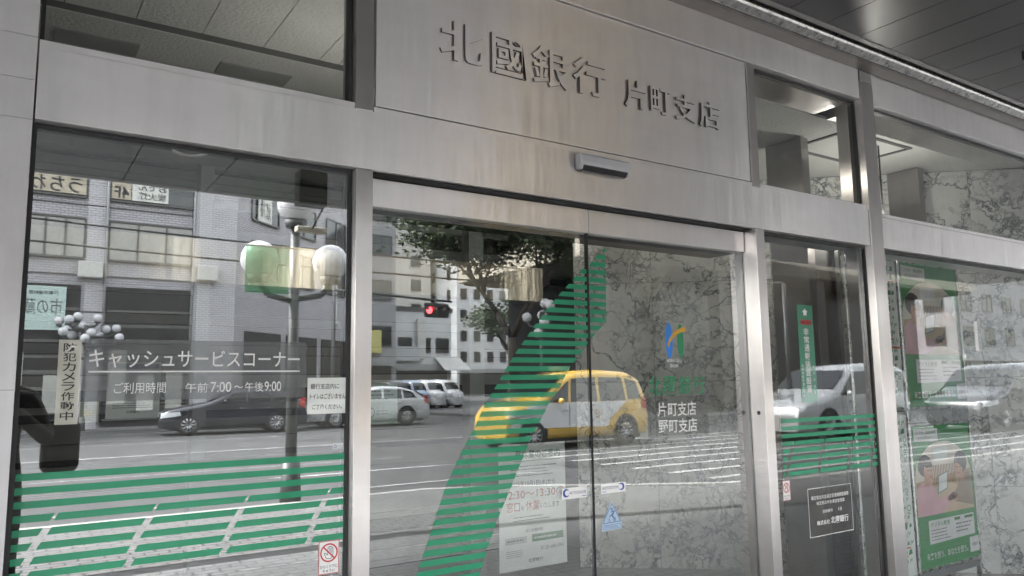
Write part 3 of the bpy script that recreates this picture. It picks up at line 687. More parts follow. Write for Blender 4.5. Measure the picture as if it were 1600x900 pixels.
# green alarm sticker on the right window
t = thing('alarm_notice', 'narrow green sticker with a star and white vertical characters on the right window', 'sticker', (3.42, YW, 1.3))
x0, x1, z0, z1 = 3.372, 3.500, 1.300, 1.800
GSK = vinyl('alarm green', (.005, .20, .105), .06)
MB().box(x0, x1, YW-.0010, YW, z0, z1, GSK).build('sheet', t); y = YW-.0016; b = MB()
cx = (x0+x1)/2
flat(b, [(cx+(.022 if k % 2 == 0 else .013)*math.sin(k*math.pi/5), 1.762+(.022 if k % 2 == 0 else .013)*math.cos(k*math.pi/5)) for k in range(10)], y, WHITE_T); b.build('star', t)
b = MB(); rect(b, x0+.024, x1-.016, 1.698, 1.724, y, plain('alarm red', (.45, .02, .015), .4)); put_text(b, '110番直結', x0+.028, x1-.020, 1.702, 1.720, y-.0005, plain('dark red print', (.08, .01, .01), .5), .03); b.build('red_box', t)
b = MB()
for i, ch in enumerate('非常通報装置設置'): put_text(b, ch, cx-.021, cx+.021, 1.643-i*.0415, 1.680-i*.0415, y, WHITE_T, .035)
for i, ch in enumerate('石川県警察'): put_text(b, ch, x1-.025, x1-.012, 1.475-i*.033, 1.489-i*.033, y, WHITE_T, .02)
for i, ch in enumerate('財日本防災通信協会'): put_text(b, ch, x0+.012, x0+.025, 1.480-i*.0185, 1.494-i*.0185, y, WHITE_T, .02)
b.build('lettering', t)
# registration plate lettering
t = thing('registration_notice', 'smoky square film with white border and small white company text on the right window', 'window lettering', (3.55, YW, .62))
x0, x1, z0, z1 = 3.372, 3.735, .640, .874
rect(MB(), x0, x1, z0, z1, YW, clear('smoke plate', (.72, .73, .73), .30, .02, (.16, .155, .15))).build('film', t)
b = MB(); y = YW-.0008; stroke(b, [(x0, z0), (x1, z0), (x1, z1), (x0, z1), (x0, z0)], .0028, y, WHITE_T); b.build('border', t)
b = MB(); put_text(b, '確定拠出年金運営管理機関登録票', x0+.025, x1-.025, .818, .838, y, WHITE_T, .0); put_text(b, '確定拠出年金運営管理業', x0+.065, x1-.062, .790, .808, y, WHITE_T, .0)
put_text(b, '登録番号', x0+.11, x0+.195, .748, .764, y, WHITE_T, 0); put_text(b, '13', x0+.245, x0+.270, .748, .764, y, WHITE_T, 0)
put_text(b, '株式会社', x0+.060, x0+.165, .692, .714, y, WHITE_T, .01); put_text(b, '北國銀行', x0+.175, x0+.325, .690, .724, y, WHITE_T, .02); b.build('lettering', t)

# ------------------------------------------------------------------ poster stand behind the far right window
PG = vinyl('poster green', (.045, .30, .09), .06); PW = vinyl('poster white', (.88, .91, .89), .05); ALU = plain('aluminium frame', (.62, .63, .63), .28, 1, .1, 20)
SKIN = plain('print skin', (.62, .36, .26), .5); HAIR = plain('print hair', (.03, .025, .025), .5); PINK = plain('print pink', (.74, .44, .50), .5); BEIGE = plain('print beige', (.66, .50, .34), .5)
WOODP = plain('print wood', (.55, .39, .22), .5); WOODD = plain('print slat', (.30, .15, .07), .5); WALLP = plain('print wall', (.80, .74, .64), .5); ORG = plain('print orange', (.62, .16, .08), .5)
yp = .300
stand = thing('poster_stand', 'upright aluminium poster stand behind the far right glass', 'poster stand', (5.0, yp+.02, 0))
for x in (4.765, 5.545): MB().box(x-.012, x+.012, yp+.006, yp+.03, 0, 2.22, ALU).build('post', stand, .004)
MB().box(4.20, 5.557, yp+.012, yp+.03, .16, 2.21, plain('stand back', (.20, .20, .20), .5)).build('back_board', stand, .004)
MB().box(4.777, 5.533, yp-.004, yp+.012, 1.128, 1.215, ALU).build('crossbar', stand, .01)
def poster(x0, x1, z0, z1, label, lean):
    t = thing('poster', label, 'poster', ((x0+x1)/2, yp, z0), group='green class posters')
    W, H = x1-x0, z1-z0; P = lambda u, v: (x0+W*u, z0+H*v); y = yp
    MB().box(x0, x1, yp-.001, yp+.010, z0, z1, PG).build('sheet', t)
    def fl(pts, mat, k, name=None, mb=None):
        flat(mb, [P(u, v) for u, v in pts], y-.0015-.0005*k, mat)
    b = MB()
    arch = [(.02, .36)] + [(.50+.48*math.cos(R(a)), .62+.26*math.sin(R(a))) for a in range(180, -1, -12)] + [(.98, .36)]
    fl(arch, WALLP, 0, mb=b)
    fl([(.03, .60), (.97, .66), (.97, .42), (.03, .42)], WOODP, 1, mb=b)
    for k in range(15): fl([(.30+.027*k, .57), (.314+.027*k, .57), (.316+.027*k, .71), (.302+.027*k, .71)], WOODD, 2, mb=b)
    fl([(.34, .74), (.58, .75), (.58, .84), (.34, .83)], PW, 2, mb=b)
    fl([(.02, .36), (.98, .36), (.98, .50), (.60, .575), (.30, .55), (.02, .50)], BEIGE, 3, mb=b)
    fl([(.03, .36), (.40, .36), (.60, .43), (.58, .475), (.38, .47), (.32, .55), (.24, .60), (.12, .60), (.03, .55)], PINK, 4, mb=b)
    fl([(.16, .57), (.24, .57), (.25, .66), (.16, .66)], SKIN, 5, mb=b)
    fl(ell(.185, .715, .115, .078, 20), HAIR, 5, mb=b); fl(ell(.235, .668, .078, .072, 20), SKIN, 6, mb=b)
    fl([(.14, .745), (.20, .70), (.31, .705), (.27, .775), (.17, .78)], HAIR, 7, mb=b)
    LIPS = plain('print lips', (.45, .10, .09), .5)
    fl([(.215, .675), (.245, .675), (.245, .681), (.215, .681)], HAIR, 8, mb=b); fl([(.265, .672), (.29, .672), (.29, .678), (.265, .678)], HAIR, 8, mb=b); fl([(.245, .628), (.285, .628), (.28, .636), (.25, .636)], LIPS, 8, mb=b)
    fl([(.975, .38), (.975, .60), (.90, .635), (.76, .60), (.70, .52), (.58, .47), (.64, .43)], plain('print jacket', (.36, .29, .21), .5), 4, mb=b)
    fl([(.76, .57), (.84, .57), (.85, .66), (.77, .66)], SKIN, 5, mb=b)
    fl(ell(.80, .715, .115, .082, 20), HAIR, 5, mb=b); fl(ell(.752, .668, .072, .070, 20), SKIN, 6, mb=b)
    fl([(.68, .72), (.76, .70), (.83, .66), (.88, .70), (.82, .78), (.72, .775)], HAIR, 7, mb=b)
    fl([(.715, .675), (.74, .675), (.74, .681), (.715, .681)], HAIR, 8, mb=b); fl([(.765, .672), (.79, .672), (.79, .678), (.765, .678)], HAIR, 8, mb=b); fl([(.725, .630), (.765, .630), (.76, .638), (.73, .638)], LIPS, 8, mb=b)
    fl([(.36, .50), (.53, .53), (.56, .66), (.39, .635)], plain('print tablet', (.20, .23, .24), .4), 8, mb=b); fl([(.375, .51), (.52, .537), (.545, .65), (.40, .627)], PW, 9, mb=b)
    fl([(.55, .44), (.66, .45), (.70, .475), (.62, .50), (.54, .475)], plain('print purse', (.22, .07, .08), .5), 9, mb=b)
    fl(ell(.56, .455, .05, .022, 12), SKIN, 9, mb=b); fl(ell(.66, .455, .05, .022, 12), SKIN, 9, mb=b)
    b.build('photograph', t)
    b = MB(); fl([(.04, .895), (.44, .88), (.44, .975), (.04, .985)], W_VINYL, 3, mb=b); y = yp-.004
    q = [P(.08, .94), P(.40, .965), P(.10, .902), P(.34, .925)]
    put_text(b, 'スマホ・資産運用', q[0][0], q[1][0], q[0][1], q[1][1], y, TN, .01); put_text(b, 'すべての人へ', q[2][0], q[3][0], q[2][1], q[3][1], y, TN, .01); b.build('caption', t)
    y = yp
    b = MB(); fl([(.17, .16), (.95, .17), (.95, .325), (.17, .325)], W_VINYL, 9, mb=b); y = yp-.0075
    q = [P(.20, .275), P(.52, .31)]; put_text(b, 'デジタル教室', q[0][0], q[1][0], q[0][1], q[1][1], y, TN, .01)
    a, c = P(.20, .175), P(.55, .265); lines_of_text(b, a[0], c[0], a[1], c[1], 4, y, TG, 21, .3); a, c = P(.62, .20), P(.90, .28); lines_of_text(b, a[0], c[0], a[1], c[1], 3, y, TG, 22, .35)
    a, c = P(.60, .295), P(.70, .315); rect(b, a[0], c[0], a[1], c[1], y, TN); a, c = P(.78, .295), P(.93, .315); rect(b, a[0], c[0], a[1], c[1], y, TN)
    a, c = P(.10, .055), P(.80, .105); put_text(b, '未来を想う、あなたを想う。', a[0], c[0], a[1], c[1], y, W_VINYL, .02)
    a, c = P(.84, .04), P(1.0, .15); rect(b, a[0], c[0], a[1], c[1], y, W_VINYL); a, c = P(.87, .08), P(.98, .105); put_text(b, '北國銀行', a[0], c[0], a[1], c[1], y-.0005, TG, .02); b.build('caption', t)
    f = MB(); e = .020
    for a in ((x0-e, x1+e, z0-e, z0), (x0-e, x1+e, z1, z1+e), (x0-e, x0, z0, z1), (x1, x1+e, z0, z1)): f.box(a[0], a[1], yp-.012, yp+.014, a[2], a[3], ALU)
    f.build('frame', t, .006); return t
poster(4.795, 5.515, 1.235, 2.165, 'upper green and white poster with a photograph of two people at a table', 0)
poster(4.795, 5.515, .235, 1.110, 'lower green and white poster with a photograph of two people at a table', 0)
for z0, z1, lab in ((1.235, 2.165, 'upper white poster strip covered in small green drawings beside the photo posters'), (.215, 1.190, 'lower white poster strip covered in small green drawings beside the photo posters')):
    x0, x1 = 4.215, 4.755
    t = thing('drawing_poster', lab, 'poster', ((x0+x1)/2, yp, z0), group='posters of small green drawings')
    MB().box(x0, x1, yp-.001, yp+.010, z0, z1, PW).build('sheet', t); b = MB(); q = random.Random(int(z0*100)); y = yp-.002
    G1, G2 = plain('drawing green', (.10, .27, .14), .5), plain('drawing pale', (.33, .48, .37), .5)
    zz = z1-.05
    while zz > z0+.06:
        xx = x0+.03+q.uniform(0, .02)
        while xx < x1-.03:
            s = q.uniform(.012, .022); k = q.random(); mt = q.choice((G1, G1, G2))
            if k < .3: ring(b, xx, zz, s, s*.72, y, mt, 10); stroke(b, [(xx-s, zz-s*1.3), (xx+s*.6, zz-s*1.6)], s*.3, y, mt)
            elif k < .55: stroke(b, [(xx-s, zz-s), (xx-s*.3, zz+s), (xx+s*.4, zz-s*.2), (xx+s, zz+s)], s*.35, y, mt)
            elif k < .8: flat(b, [(xx-s, zz-s*.8), (xx+s, zz-s*.6), (xx+s*.7, zz+s*.9), (xx-s*.6, zz+s*.6)], y, mt)
            else: flat(b, ell(xx, zz, s*.7, s*1.1, 8), y, mt); stroke(b, [(xx-s, zz), (xx+s, zz+s)], s*.25, y-.0004, mt)
            if q.random() < .12: rect(b, xx-s*1.5, xx+s*1.5, zz-s*2.0, zz-s*1.4, y-.0008, ORG)
            xx += q.uniform(.035, .05)
        zz -= .052
    b.build('drawings', t)
    f = MB()
    for a in ((x0-.02, x0, z0, z1), (x0-.02, x1, z0-.02, z0), (x0-.02, x1, z1, z1+.02)): f.box(a[0], a[1], yp-.012, yp+.014, a[2], a[3], ALU)
    f.build('frame', t, .004)
MB_ = MB().box(4.98, 5.40, yp-.03, yp+.03, 2.19, 2.235, plain('clip dark', (.05, .05, .05), .3)); MB_.build('clip', stand, .008)
# small label strip on the marble at right
pl_ = onY(1523, 525, .40)
b = MB(); q0, q1 = onY(1521, 502, .0496), onY(1526, 548, .0496)
b.box(q0.x, q0.x+.040, .0488, .0496, q1.z, q0.z, W_VINYL); tag(b.build('label_strip'), 'narrow white upright label strip on the far right glass over the marble', 'sticker')

# ================================================================== THE STREET (seen by reflection)
ASPH = plain('asphalt', (.066, .067, .068), .75, 0, .22, 1.2, .5, 90)
GROUND = plain('ground', (.10, .10, .095), .9, 0, .2, .05)
PAVE_L = brick('pale pavers', (.215, .213, .208), (.175, .173, .17), (.03, .035, .035), .20, .10, .010, .75, .5, .5, .35, 1.3)
PAVE_D = brick('slate pavers', (.25, .25, .25), (.19, .19, .19), (.035, .035, .035), .20, .10, .010, .55, .5, .5, .4, 1.0)
KERB = plain('kerb stone', (.34, .335, .32), .8, 0, .15, 4)
PAINT = plain('road paint', (.34, .34, .33), .6, 0, .4, 7)
struct(MB().poly([(-900, -900, -.13), (900, -900, -.13), (900, 900, -.13), (-900, 900, -.13)], GROUND).build('ground'))
struct(MB().poly([(-200, -26.5, -.085), (200, -26.5, -.085), (200, -4.4, -.085), (-200, -4.4, -.085)], ASPH).build('road'))
struct(MB().poly([(7.6, -120, -.081), (90, -120, -.081), (90, -26.4, -.081), (7.6, -26.4, -.081)], ASPH).build('side_road'))
KL = [(-60, -7.05), (4.9, -7.05), (6.2, -6.45), (7.3, -5.65), (8.5, -4.95), (9.6, -4.72), (80, -4.72)]
DL = [(-60, -4.30), (3.2, -4.30), (5.0, -3.98), (6.8, -3.50), (8.0, -3.10), (80, -3.0)]
def strip(near, far, z, mat, name):
    mb = MB(); xs = sorted(set([p[0] for p in near]+[p[0] for p in far]))
    def at(l, x):
        for a, c in zip(l, l[1:]):
            if a[0] <= x <= c[0]: return a[1]+(c[1]-a[1])*(x-a[0])/(c[0]-a[0])
        return l[-1][1]
    for a, c in zip(xs, xs[1:]): mb.poly([(a, at(far, a), z), (c, at(far, c), z), (c, at(near, c), z), (a, at(near, a), z)], mat)
    return struct(mb.build(name))
strip([(-60, .13), (80, .13)], [(x, y+.10) for x, y in DL], 0, PAVE_D, 'pavement')
strip([(x, y-.10) for x, y in DL], [(x, y+.14) for x, y in KL], 0, PAVE_L, 'pavement')
strip([(x, y+.10) for x, y in DL], [(x, y-.10) for x, y in DL], -.012, plain('drain dark', (.035, .035, .036), .5), 'drain_channel')
gr = MB()
for o_ in (-.07, -.035, 0, .035, .07):
    for a, c in zip(DL, DL[1:]): gr.prism([(a[0], a[1]+o_-.008, -.002), (c[0], c[1]+o_-.008, -.002), (c[0], c[1]+o_+.008, -.002), (a[0], a[1]+o_+.008, -.002)], (0, 0, -.01), plain('grate bar', (.16, .16, .16), .4, .6))
struct(gr.build('drain_grating'))
kb = MB()
for a, c in zip(KL, KL[1:]): kb.prism([(a[0], a[1]+.14, -.2), (a[0], a[1]-.02, -.2), (c[0], c[1]-.02, -.2), (c[0], c[1]+.14, -.2)], (0, 0, .204), KERB)
struct(kb.build('kerb'))
struct(MB().box(-200, 13.5, -30.5, -26.5, -.2, .04, PAVE_L).build('pavement'))
mk = MB()
def bar(x0, x1, y0, y1, sk=0): mk.poly([(x0, y0, -.080), (x1, y0, -.080), (x1+sk, y1, -.080), (x0+sk, y1, -.080)], PAINT)
bar(-60, 60, -16.65, -16.5); bar(-60, 6, -25.9, -25.75)
for k in range(9): bar(9.2, 40, -5.75-.86*k-.16, -5.75-.86*k)         # crossing bars along x
bar(-40, 7.6, -8.3, -8.2); bar(-40, 7, -12.3, -12.22); bar(-40, 7, -20.8, -20.68)
bar(3.6, 6.6, -10.4, -10.25, .5)
struct(mk.build('road_markings'))
pt = MB(); PATCH = plain('asphalt patch', (.038, .038, .039), .8, 0, .2, 2)
for x, y, a, c in ((-3, -11, 2.5, 1.1), (3.2, -14.5, 3.4, .9), (8.5, -9.4, 1.6, 1.3), (12, -18, 5, 1.0), (17, -13.5, 2.2, 1.4), (6.2, -19, 3.5, .8), (21, -7.5, 3, 1.2)): pt.poly([(x, y, -.0825), (x+a, y+.1, -.0825), (x+a-.1, y+c, -.0825), (x+.05, y+c-.1, -.0825)], PATCH)
struct(pt.build('road_patches'))
mh = MB(); mh.lathe((4.6, -12.9, -.084), [(0, .002), (.30, .002), (.33, 0)], plain('iron cover', (.05, .048, .045), .45, .7, .3, 30), 24); tag(mh.build('manhole_cover'), 'round iron manhole cover in the road mirrored low in the left window', 'manhole cover')

# ------------------------------------------------------------------ vehicles
TYRE = plain('tyre', (.02, .02, .021), .8); RIM = plain('alloy rim', (.48, .48, .49), .3, .9); CARGL = plain('car glass', (.012, .014, .016), .04, 0, .1, 3, spec=.8)
LAMPW = plain('head lamp', (.62, .64, .66), .1); LAMPR = plain('tail lamp', (.40, .015, .012), .15); TRIM = plain('car trim', (.02, .02, .02), .6)
def vehicle(name, label, cat, prof, wheels, wr, hw, belt, wins, shield, back, paint, loc, rz, group=None, extra=None, length=None, roof_in=.13):
    """prof: upper outline (x, z) from nose to tail, x measured from the nose along -X; the vehicle faces local +X with its nose at x = 0."""
    t = thing(name, label, cat, (0, 0, 0), 0, group)
    Lh = prof[-1][0]
    def top(x):
        for a, c in zip(prof, prof[1:]):
            if a[0] <= x <= c[0]: return a[1]+(c[1]-a[1])*(x-a[0])/(c[0]-a[0]+1e-9)
        return prof[-1][1]
    def half(x, z, zt):
        h = hw if z < belt else hw-roof_in*((z-belt)/(1.9-belt))
        if z < .45: h -= .10*(.45-z)/.3
        e = min(x, Lh-x); 
        if e < .7: h *= 1-.20*(1-e/.7)**2.2
        r_ = .13; s = min(1, max(0, (z-(zt-r_))/r_))
        return h - .16*(s**3)
    zb = .24; NX = 44; NZ = 14
    xs = [Lh*(.5-.5*math.cos(math.pi*i/NX)) for i in range(NX+1)]
    vs = []; fs = []
    for x in xs:
        zt = top(x)
        lft = []
        for j in range(NZ+1):
            z = zb+(zt-zb)*j/NZ; lft.append((z, half(x, z, zt)))
        ringp = [(-x, -h, z) for z, h in lft]+[(-x, 0, zt+.012)]+[(-x, h, z) for z, h in reversed(lft)]
        vs += ringp
    n = 2*(NZ+1)+1
    for i in range(NX):
        for j in range(n-1): fs.append((i*n+j, (i+1)*n+j, (i+1)*n+j+1, i*n+j+1))
        fs.append((i*n+n-1, (i+1)*n+n-1, (i+1)*n, i*n))
    bd = MB(); bd.mesh(vs, fs, paint, True); bd.poly([vs[j] for j in range(n)], paint); bd.poly([vs[NX*n+j] for j in reversed(range(n))], paint)
    bd.build('body', t, local=True)
    def patch(quad, mat, side, lift=.008, nu=8, nv=5):
        g = []; 
        for a in range(nu+1):
            for c in range(nv+1):
                u, v = a/nu, c/nv
                x = (quad[0][0]*(1-u)+quad[1][0]*u)*(1-v)+(quad[3][0]*(1-u)+quad[2][0]*u)*v
                z = (quad[0][1]*(1-u)+quad[1][1]*u)*(1-v)+(quad[3][1]*(1-u)+quad[2][1]*u)*v
                g.append((-x, side*(half(x, z, top(x))+lift), z))
        f = [(a*(nv+1)+c, (a+1)*(nv+1)+c, (a+1)*(nv+1)+c+1, a*(nv+1)+c+1) for a in range(nu) for c in range(nv)]
        if side > 0: f = [tuple(reversed(q)) for q in f]
        return MB().mesh(g, f, mat, True)
    for sd_ in (-1, 1):
        for w_ in wins: patch(w_, CARGL, sd_).build('side_window', t, local=True)
    def cross(x0, x1, mat, nm, inset=.16):
        g = []; 
        for a in range(7):
            x = x0+(x1-x0)*a/6; zt = top(x); h = half(x, zt-.14, zt)-inset*.6
            for c in range(7): g.append((-x+(.010 if x0 < Lh/2 else -.010), -h+2*h*c/6, zt+.018))
        MB().mesh(g, [(a*7+c, a*7+c+1, (a+1)*7+c+1, (a+1)*7+c) for a in range(6) for c in range(6)], mat, True).build(nm, t, local=True)
    cross(*shield, CARGL, 'windscreen'); cross(*back, CARGL, 'rear_window')
    for wx in wheels:
        for sd_ in (-1, 1):
            yo = sd_*(half(wx, .5, 1.2)+.012)
            w_ = MB(); w_.lathe((0, 0, 0), [(wr*.66, -.10), (wr*.96, -.10), (wr, -.06), (wr, .06), (wr*.96, .10), (wr*.66, .10)], TYRE, 28, 'Y')
            w_.v = [Vector((-wx, yo-sd_*.09, wr))+p for p in w_.v]
            wo_ = w_.build('wheel', t, local=True)
            rm = MB(); q = Vector((-wx, yo+sd_*.004, wr))
            rm.tube(q-Vector((0, sd_*.05, 0)), q-Vector((0, sd_*.03, 0)), wr*.66, TRIM, n=24)
            rm.tube(q-Vector((0, sd_*.03, 0)), q, wr*.16, RIM, n=12)
            for k in range(10):
                a = R(36*k); dx, dz = math.cos(a), math.sin(a)
                rm.tube(q+Vector((dx*wr*.12, -sd_*.012, dz*wr*.12)), q+Vector((dx*wr*.62, -sd_*.012, dz*wr*.62)), wr*.055, RIM, wr*.085, 6)
            for k in range(24):
                a, c = R(15*k), R(15*k+15); rm.tube(q+Vector((math.cos(a)*wr*.65, -sd_*.012, math.sin(a)*wr*.65)), q+Vector((math.cos(c)*wr*.65, -sd_*.012, math.sin(c)*wr*.65)), wr*.045, RIM, n=5)
            rm.build('rim', wo_, local=True)
            ar = MB(); ar.lathe((-wx, sd_*(half(wx, .5, 1.2)+.002), wr+.02), [(wr*.9, 0), (wr*1.17, 0)], TRIM, 28, 'Y'); ar.v = [Vector((p.x, p.y+sd_*.002, max(p.z, zb))) for p in ar.v]
            ar.build('wheel_arch', t, local=True)
    for sd_ in (-1, 1):
        zl = top(.3)-.18; patch([(.04, zl-.10), (.62, zl-.02), (.58, zl+.10), (.06, zl+.06)], LAMPW, sd_, .012).build('headlight', t, local=True)
        patch([(Lh-.30, belt-.10), (Lh-.02, belt-.22), (Lh-.03, belt+.16), (Lh-.24, belt+.12)], LAMPR, sd_, .014).build('tail_light', t, local=True)
        mr = MB(); mr.ball((-shield[0]-.42, sd_*(hw+.09), belt+.08), .10, paint, 10, 8, (.6, 1, .7)); mr.build('mirror', t, local=True)
        for k, w_ in enumerate(wins[:-1]):
            hx = max(w_[0][0], w_[1][0])-.02; patch([(hx-.16, belt-.16), (hx, belt-.16), (hx, belt-.13), (hx-.16, belt-.13)], plain('door handle', (.5, .5, .5), .25, .8), sd_, .03, 2, 1).build('door_handle', t, local=True)
            patch([(hx+.055, .40), (hx+.067, .40), (hx+.067, belt-.01), (hx+.055, belt-.01)], TRIM, sd_, .005, 1, 5).build('door_seam', t, local=True)
    MB().box(-Lh+.3, -.3, -hw+.12, hw-.12, .16, .30, TRIM).build('underbody', t, local=True)
    if extra: extra(t, patch, half, top)
    t.location = loc; t.rotation_euler = (0, 0, rz); return t
YELP = plain('taxi yellow', (.62, .39, .06), .25, 0, .05, 3, coat=1); WHP = plain('white paint', (.68, .69, .70), .25, 0, .04, 3, coat=1); SILP = plain('silver paint', (.56, .57, .58), .28, .35, .05, 3, coat=1)
DKP = plain('dark grey paint', (.045, .045, .055), .22, .3, .1, 3, coat=1); BLP = plain('pale blue paint', (.30, .38, .50), .3, .2, .05, 3, coat=1)
VAN = [(0, .62), (.06, .82), (.25, .95), (.95, 1.10), (1.25, 1.22), (1.95, 1.70), (2.35, 1.84), (3.2, 1.89), (4.3, 1.86), (4.62, 1.76), (4.82, 1.35), (4.90, .95), (4.92, .55)]
VW = [[(1.45, 1.10), (2.02, 1.10), (2.10, 1.62), (1.98, 1.55)], [(2.12, 1.10), (3.00, 1.10), (3.00, 1.70), (2.22, 1.67)], [(3.10, 1.10), (3.95, 1.10), (3.95, 1.70), (3.10, 1.70)], [(4.05, 1.12), (4.62, 1.14), (4.48, 1.66), (4.05, 1.69)]]
TAXI = [(0, .62), (.05, .84), (.18, .98), (.62, 1.07), (.85, 1.14), (1.50, 1.62), (1.90, 1.75), (2.65, 1.78), (3.55, 1.74), (3.86, 1.62), (4.10, 1.18), (4.17, .9), (4.19, .5)]
TW = [[(1.02, 1.05), (1.57, 1.05), (1.65, 1.53), (1.55, 1.47)], [(1.67, 1.05), (2.43, 1.05), (2.43, 1.61), (1.73, 1.58)], [(2.53, 1.05), (3.33, 1.05), (3.26, 1.60), (2.53, 1.61)], [(3.43, 1.07), (3.88, 1.09), (3.72, 1.51), (3.36, 1.58)]]
def taxi_extra(t, patch, half, top):
    for sd_ in (-1, 1):
        patch([(.02, .50), (2.72, .46), (3.05, 1.04), (.50, 1.04)], WHP, sd_, .004, 24, 6).build('white_panel', t, local=True)
        patch([(2.45, .58), (2.85, .66), (3.36, 1.04), (2.7, 1.04)], WHP, sd_, .0055, 16, 4).build('white_panel', t, local=True)
        q = half(2.4, .75, 1.7)+.016; mb = MB(); fr = (Vector((-2.42, sd_*q, .80)), Vector((-sd_, 0, 0)), Vector((0, 0, 1)), Vector((0, sd_, 0)))
        ring(mb, 0, 0, .06, .045, 0, plain('taxi mark', (.65, .22, .04), .4), 16, fr); rect(mb, -.05, .05, -.12, -.09, 0, plain('taxi mark', (.65, .22, .04), .4), fr); mb.build('crest', t, local=True)
        mb = MB(); fr = (Vector((-3.60, sd_*(half(3.60, 1.60, 1.73)+.016), 1.625)), Vector((-sd_, 0, 0)), Vector((0, 0, 1)), Vector((0, sd_, 0)))
        put_text(mb, '455', -.13, .13, -.03, .05, 0, TRIM, .02, frame=fr); mb.build('number', t, local=True)
    mb = MB(); mb.box(-2.10, -1.85, -.28, .28, 1.775, 1.88, plain('roof lamp', (.7, .68, .55), .3)); mb.build('roof_sign', t, .03, local=True)
vehicle('taxi', 'yellow and white taxi mirrored in the door glass with number 455 on its roof edge', 'taxi', TAXI, (.60, 3.33), .33, .86, 1.0, TW, (.90, 1.49), (3.87, 4.08), YELP, (9.22, -12.3, -.075), math.pi, extra=taxi_extra)
vehicle('minivan', 'white minivan mirrored in the narrow right window behind the green sticker', 'van', VAN, (.95, 3.95), .36, .92, 1.06, VW, (1.28, 1.94), (4.64, 4.80), SILP, (15.75, -9.8, -.075), math.pi, 'cars on the road')
vehicle('minivan', 'dark grey minivan mirrored over the two photo posters at far right', 'van', VAN, (.95, 3.95), .36, .92, 1.06, VW, (1.28, 1.94), (4.64, 4.80), DKP, (21.9, -8.6, -.075), math.pi, 'cars on the road')
SED = [(0, .55), (.06, .72), (.25, .82), (1.15, .98), (1.45, 1.05), (2.15, 1.38), (2.6, 1.45), (3.3, 1.43), (3.9, 1.28), (4.35, 1.05), (4.5, .98), (4.58, .6)]
SW = [[(1.75, 1.00), (2.55, 1.00), (2.55, 1.34), (2.20, 1.31)], [(2.64, 1.00), (3.35, 1.00), (3.30, 1.33), (2.64, 1.35)], [(3.42, 1.01), (3.95, 1.03), (3.70, 1.26), (3.40, 1.31)]]
vehicle('dark_car', 'dark grey estate car mirrored below the cash corner lettering', 'car', SED, (.85, 3.55), .33, .88, .96, SW, (1.5, 2.12), (3.95, 4.32), DKP, (4.15, -24.3, -.08), R(180+5), 'cars on the road')
vehicle('silver_car', 'silver car mirrored at the right edge of the cash corner panel', 'car', SED, (.85, 3.55), .33, .88, .96, SW, (1.5, 2.12), (3.95, 4.32), SILP, (9.1, -24.7, -.08), R(180+4), 'cars on the road')
KEI = [(0, .70), (.05, .95), (.15, 1.05), (.45, 1.15), (.75, 1.62), (1.0, 1.80), (1.6, 1.86), (3.0, 1.84), (3.25, 1.72), (3.38, 1.1), (3.40, .6)]
KW = [[(.62, 1.10), (1.25, 1.10), (1.25, 1.66), (.92, 1.58)], [(1.33, 1.10), (2.15, 1.10), (2.15, 1.68), (1.33, 1.68)], [(2.23, 1.10), (3.1, 1.10), (3.0, 1.66), (2.23, 1.68)]]
for (px, py), pt, rz, lab in (((678, 627), BLP, 75, 'pale blue boxy van parked furthest left in the row mirrored behind the left door leaf'), ((702, 626), WHP, 70, 'white van parked in the middle of the row mirrored behind the left door leaf'),
                              ((730, 624), SILP, 65, 'silver van parked furthest right in the row mirrored behind the left door leaf'), ((640, 630), DKP, 80, 'dark boxy van mirrored left of the pale blue one')):
    q = MZ(px, py, -.08); d = Vector((q.x, q.y-2.4, 0)); q = Vector((q.x, q.y, 0))
    if q.y < -40: q = Vector((q.x*40/-q.y*1.0, -40, 0))
    vehicle('parked_van', lab, 'van', KEI, (.60, 2.75), .29, .76, 1.06, KW, (.48, .76), (3.26, 3.36), pt, (q.x, q.y, -.12), R(rz), 'vans parked in a row')

POLE = plain('sign pole', (.20, .20, .20), .5, .3)
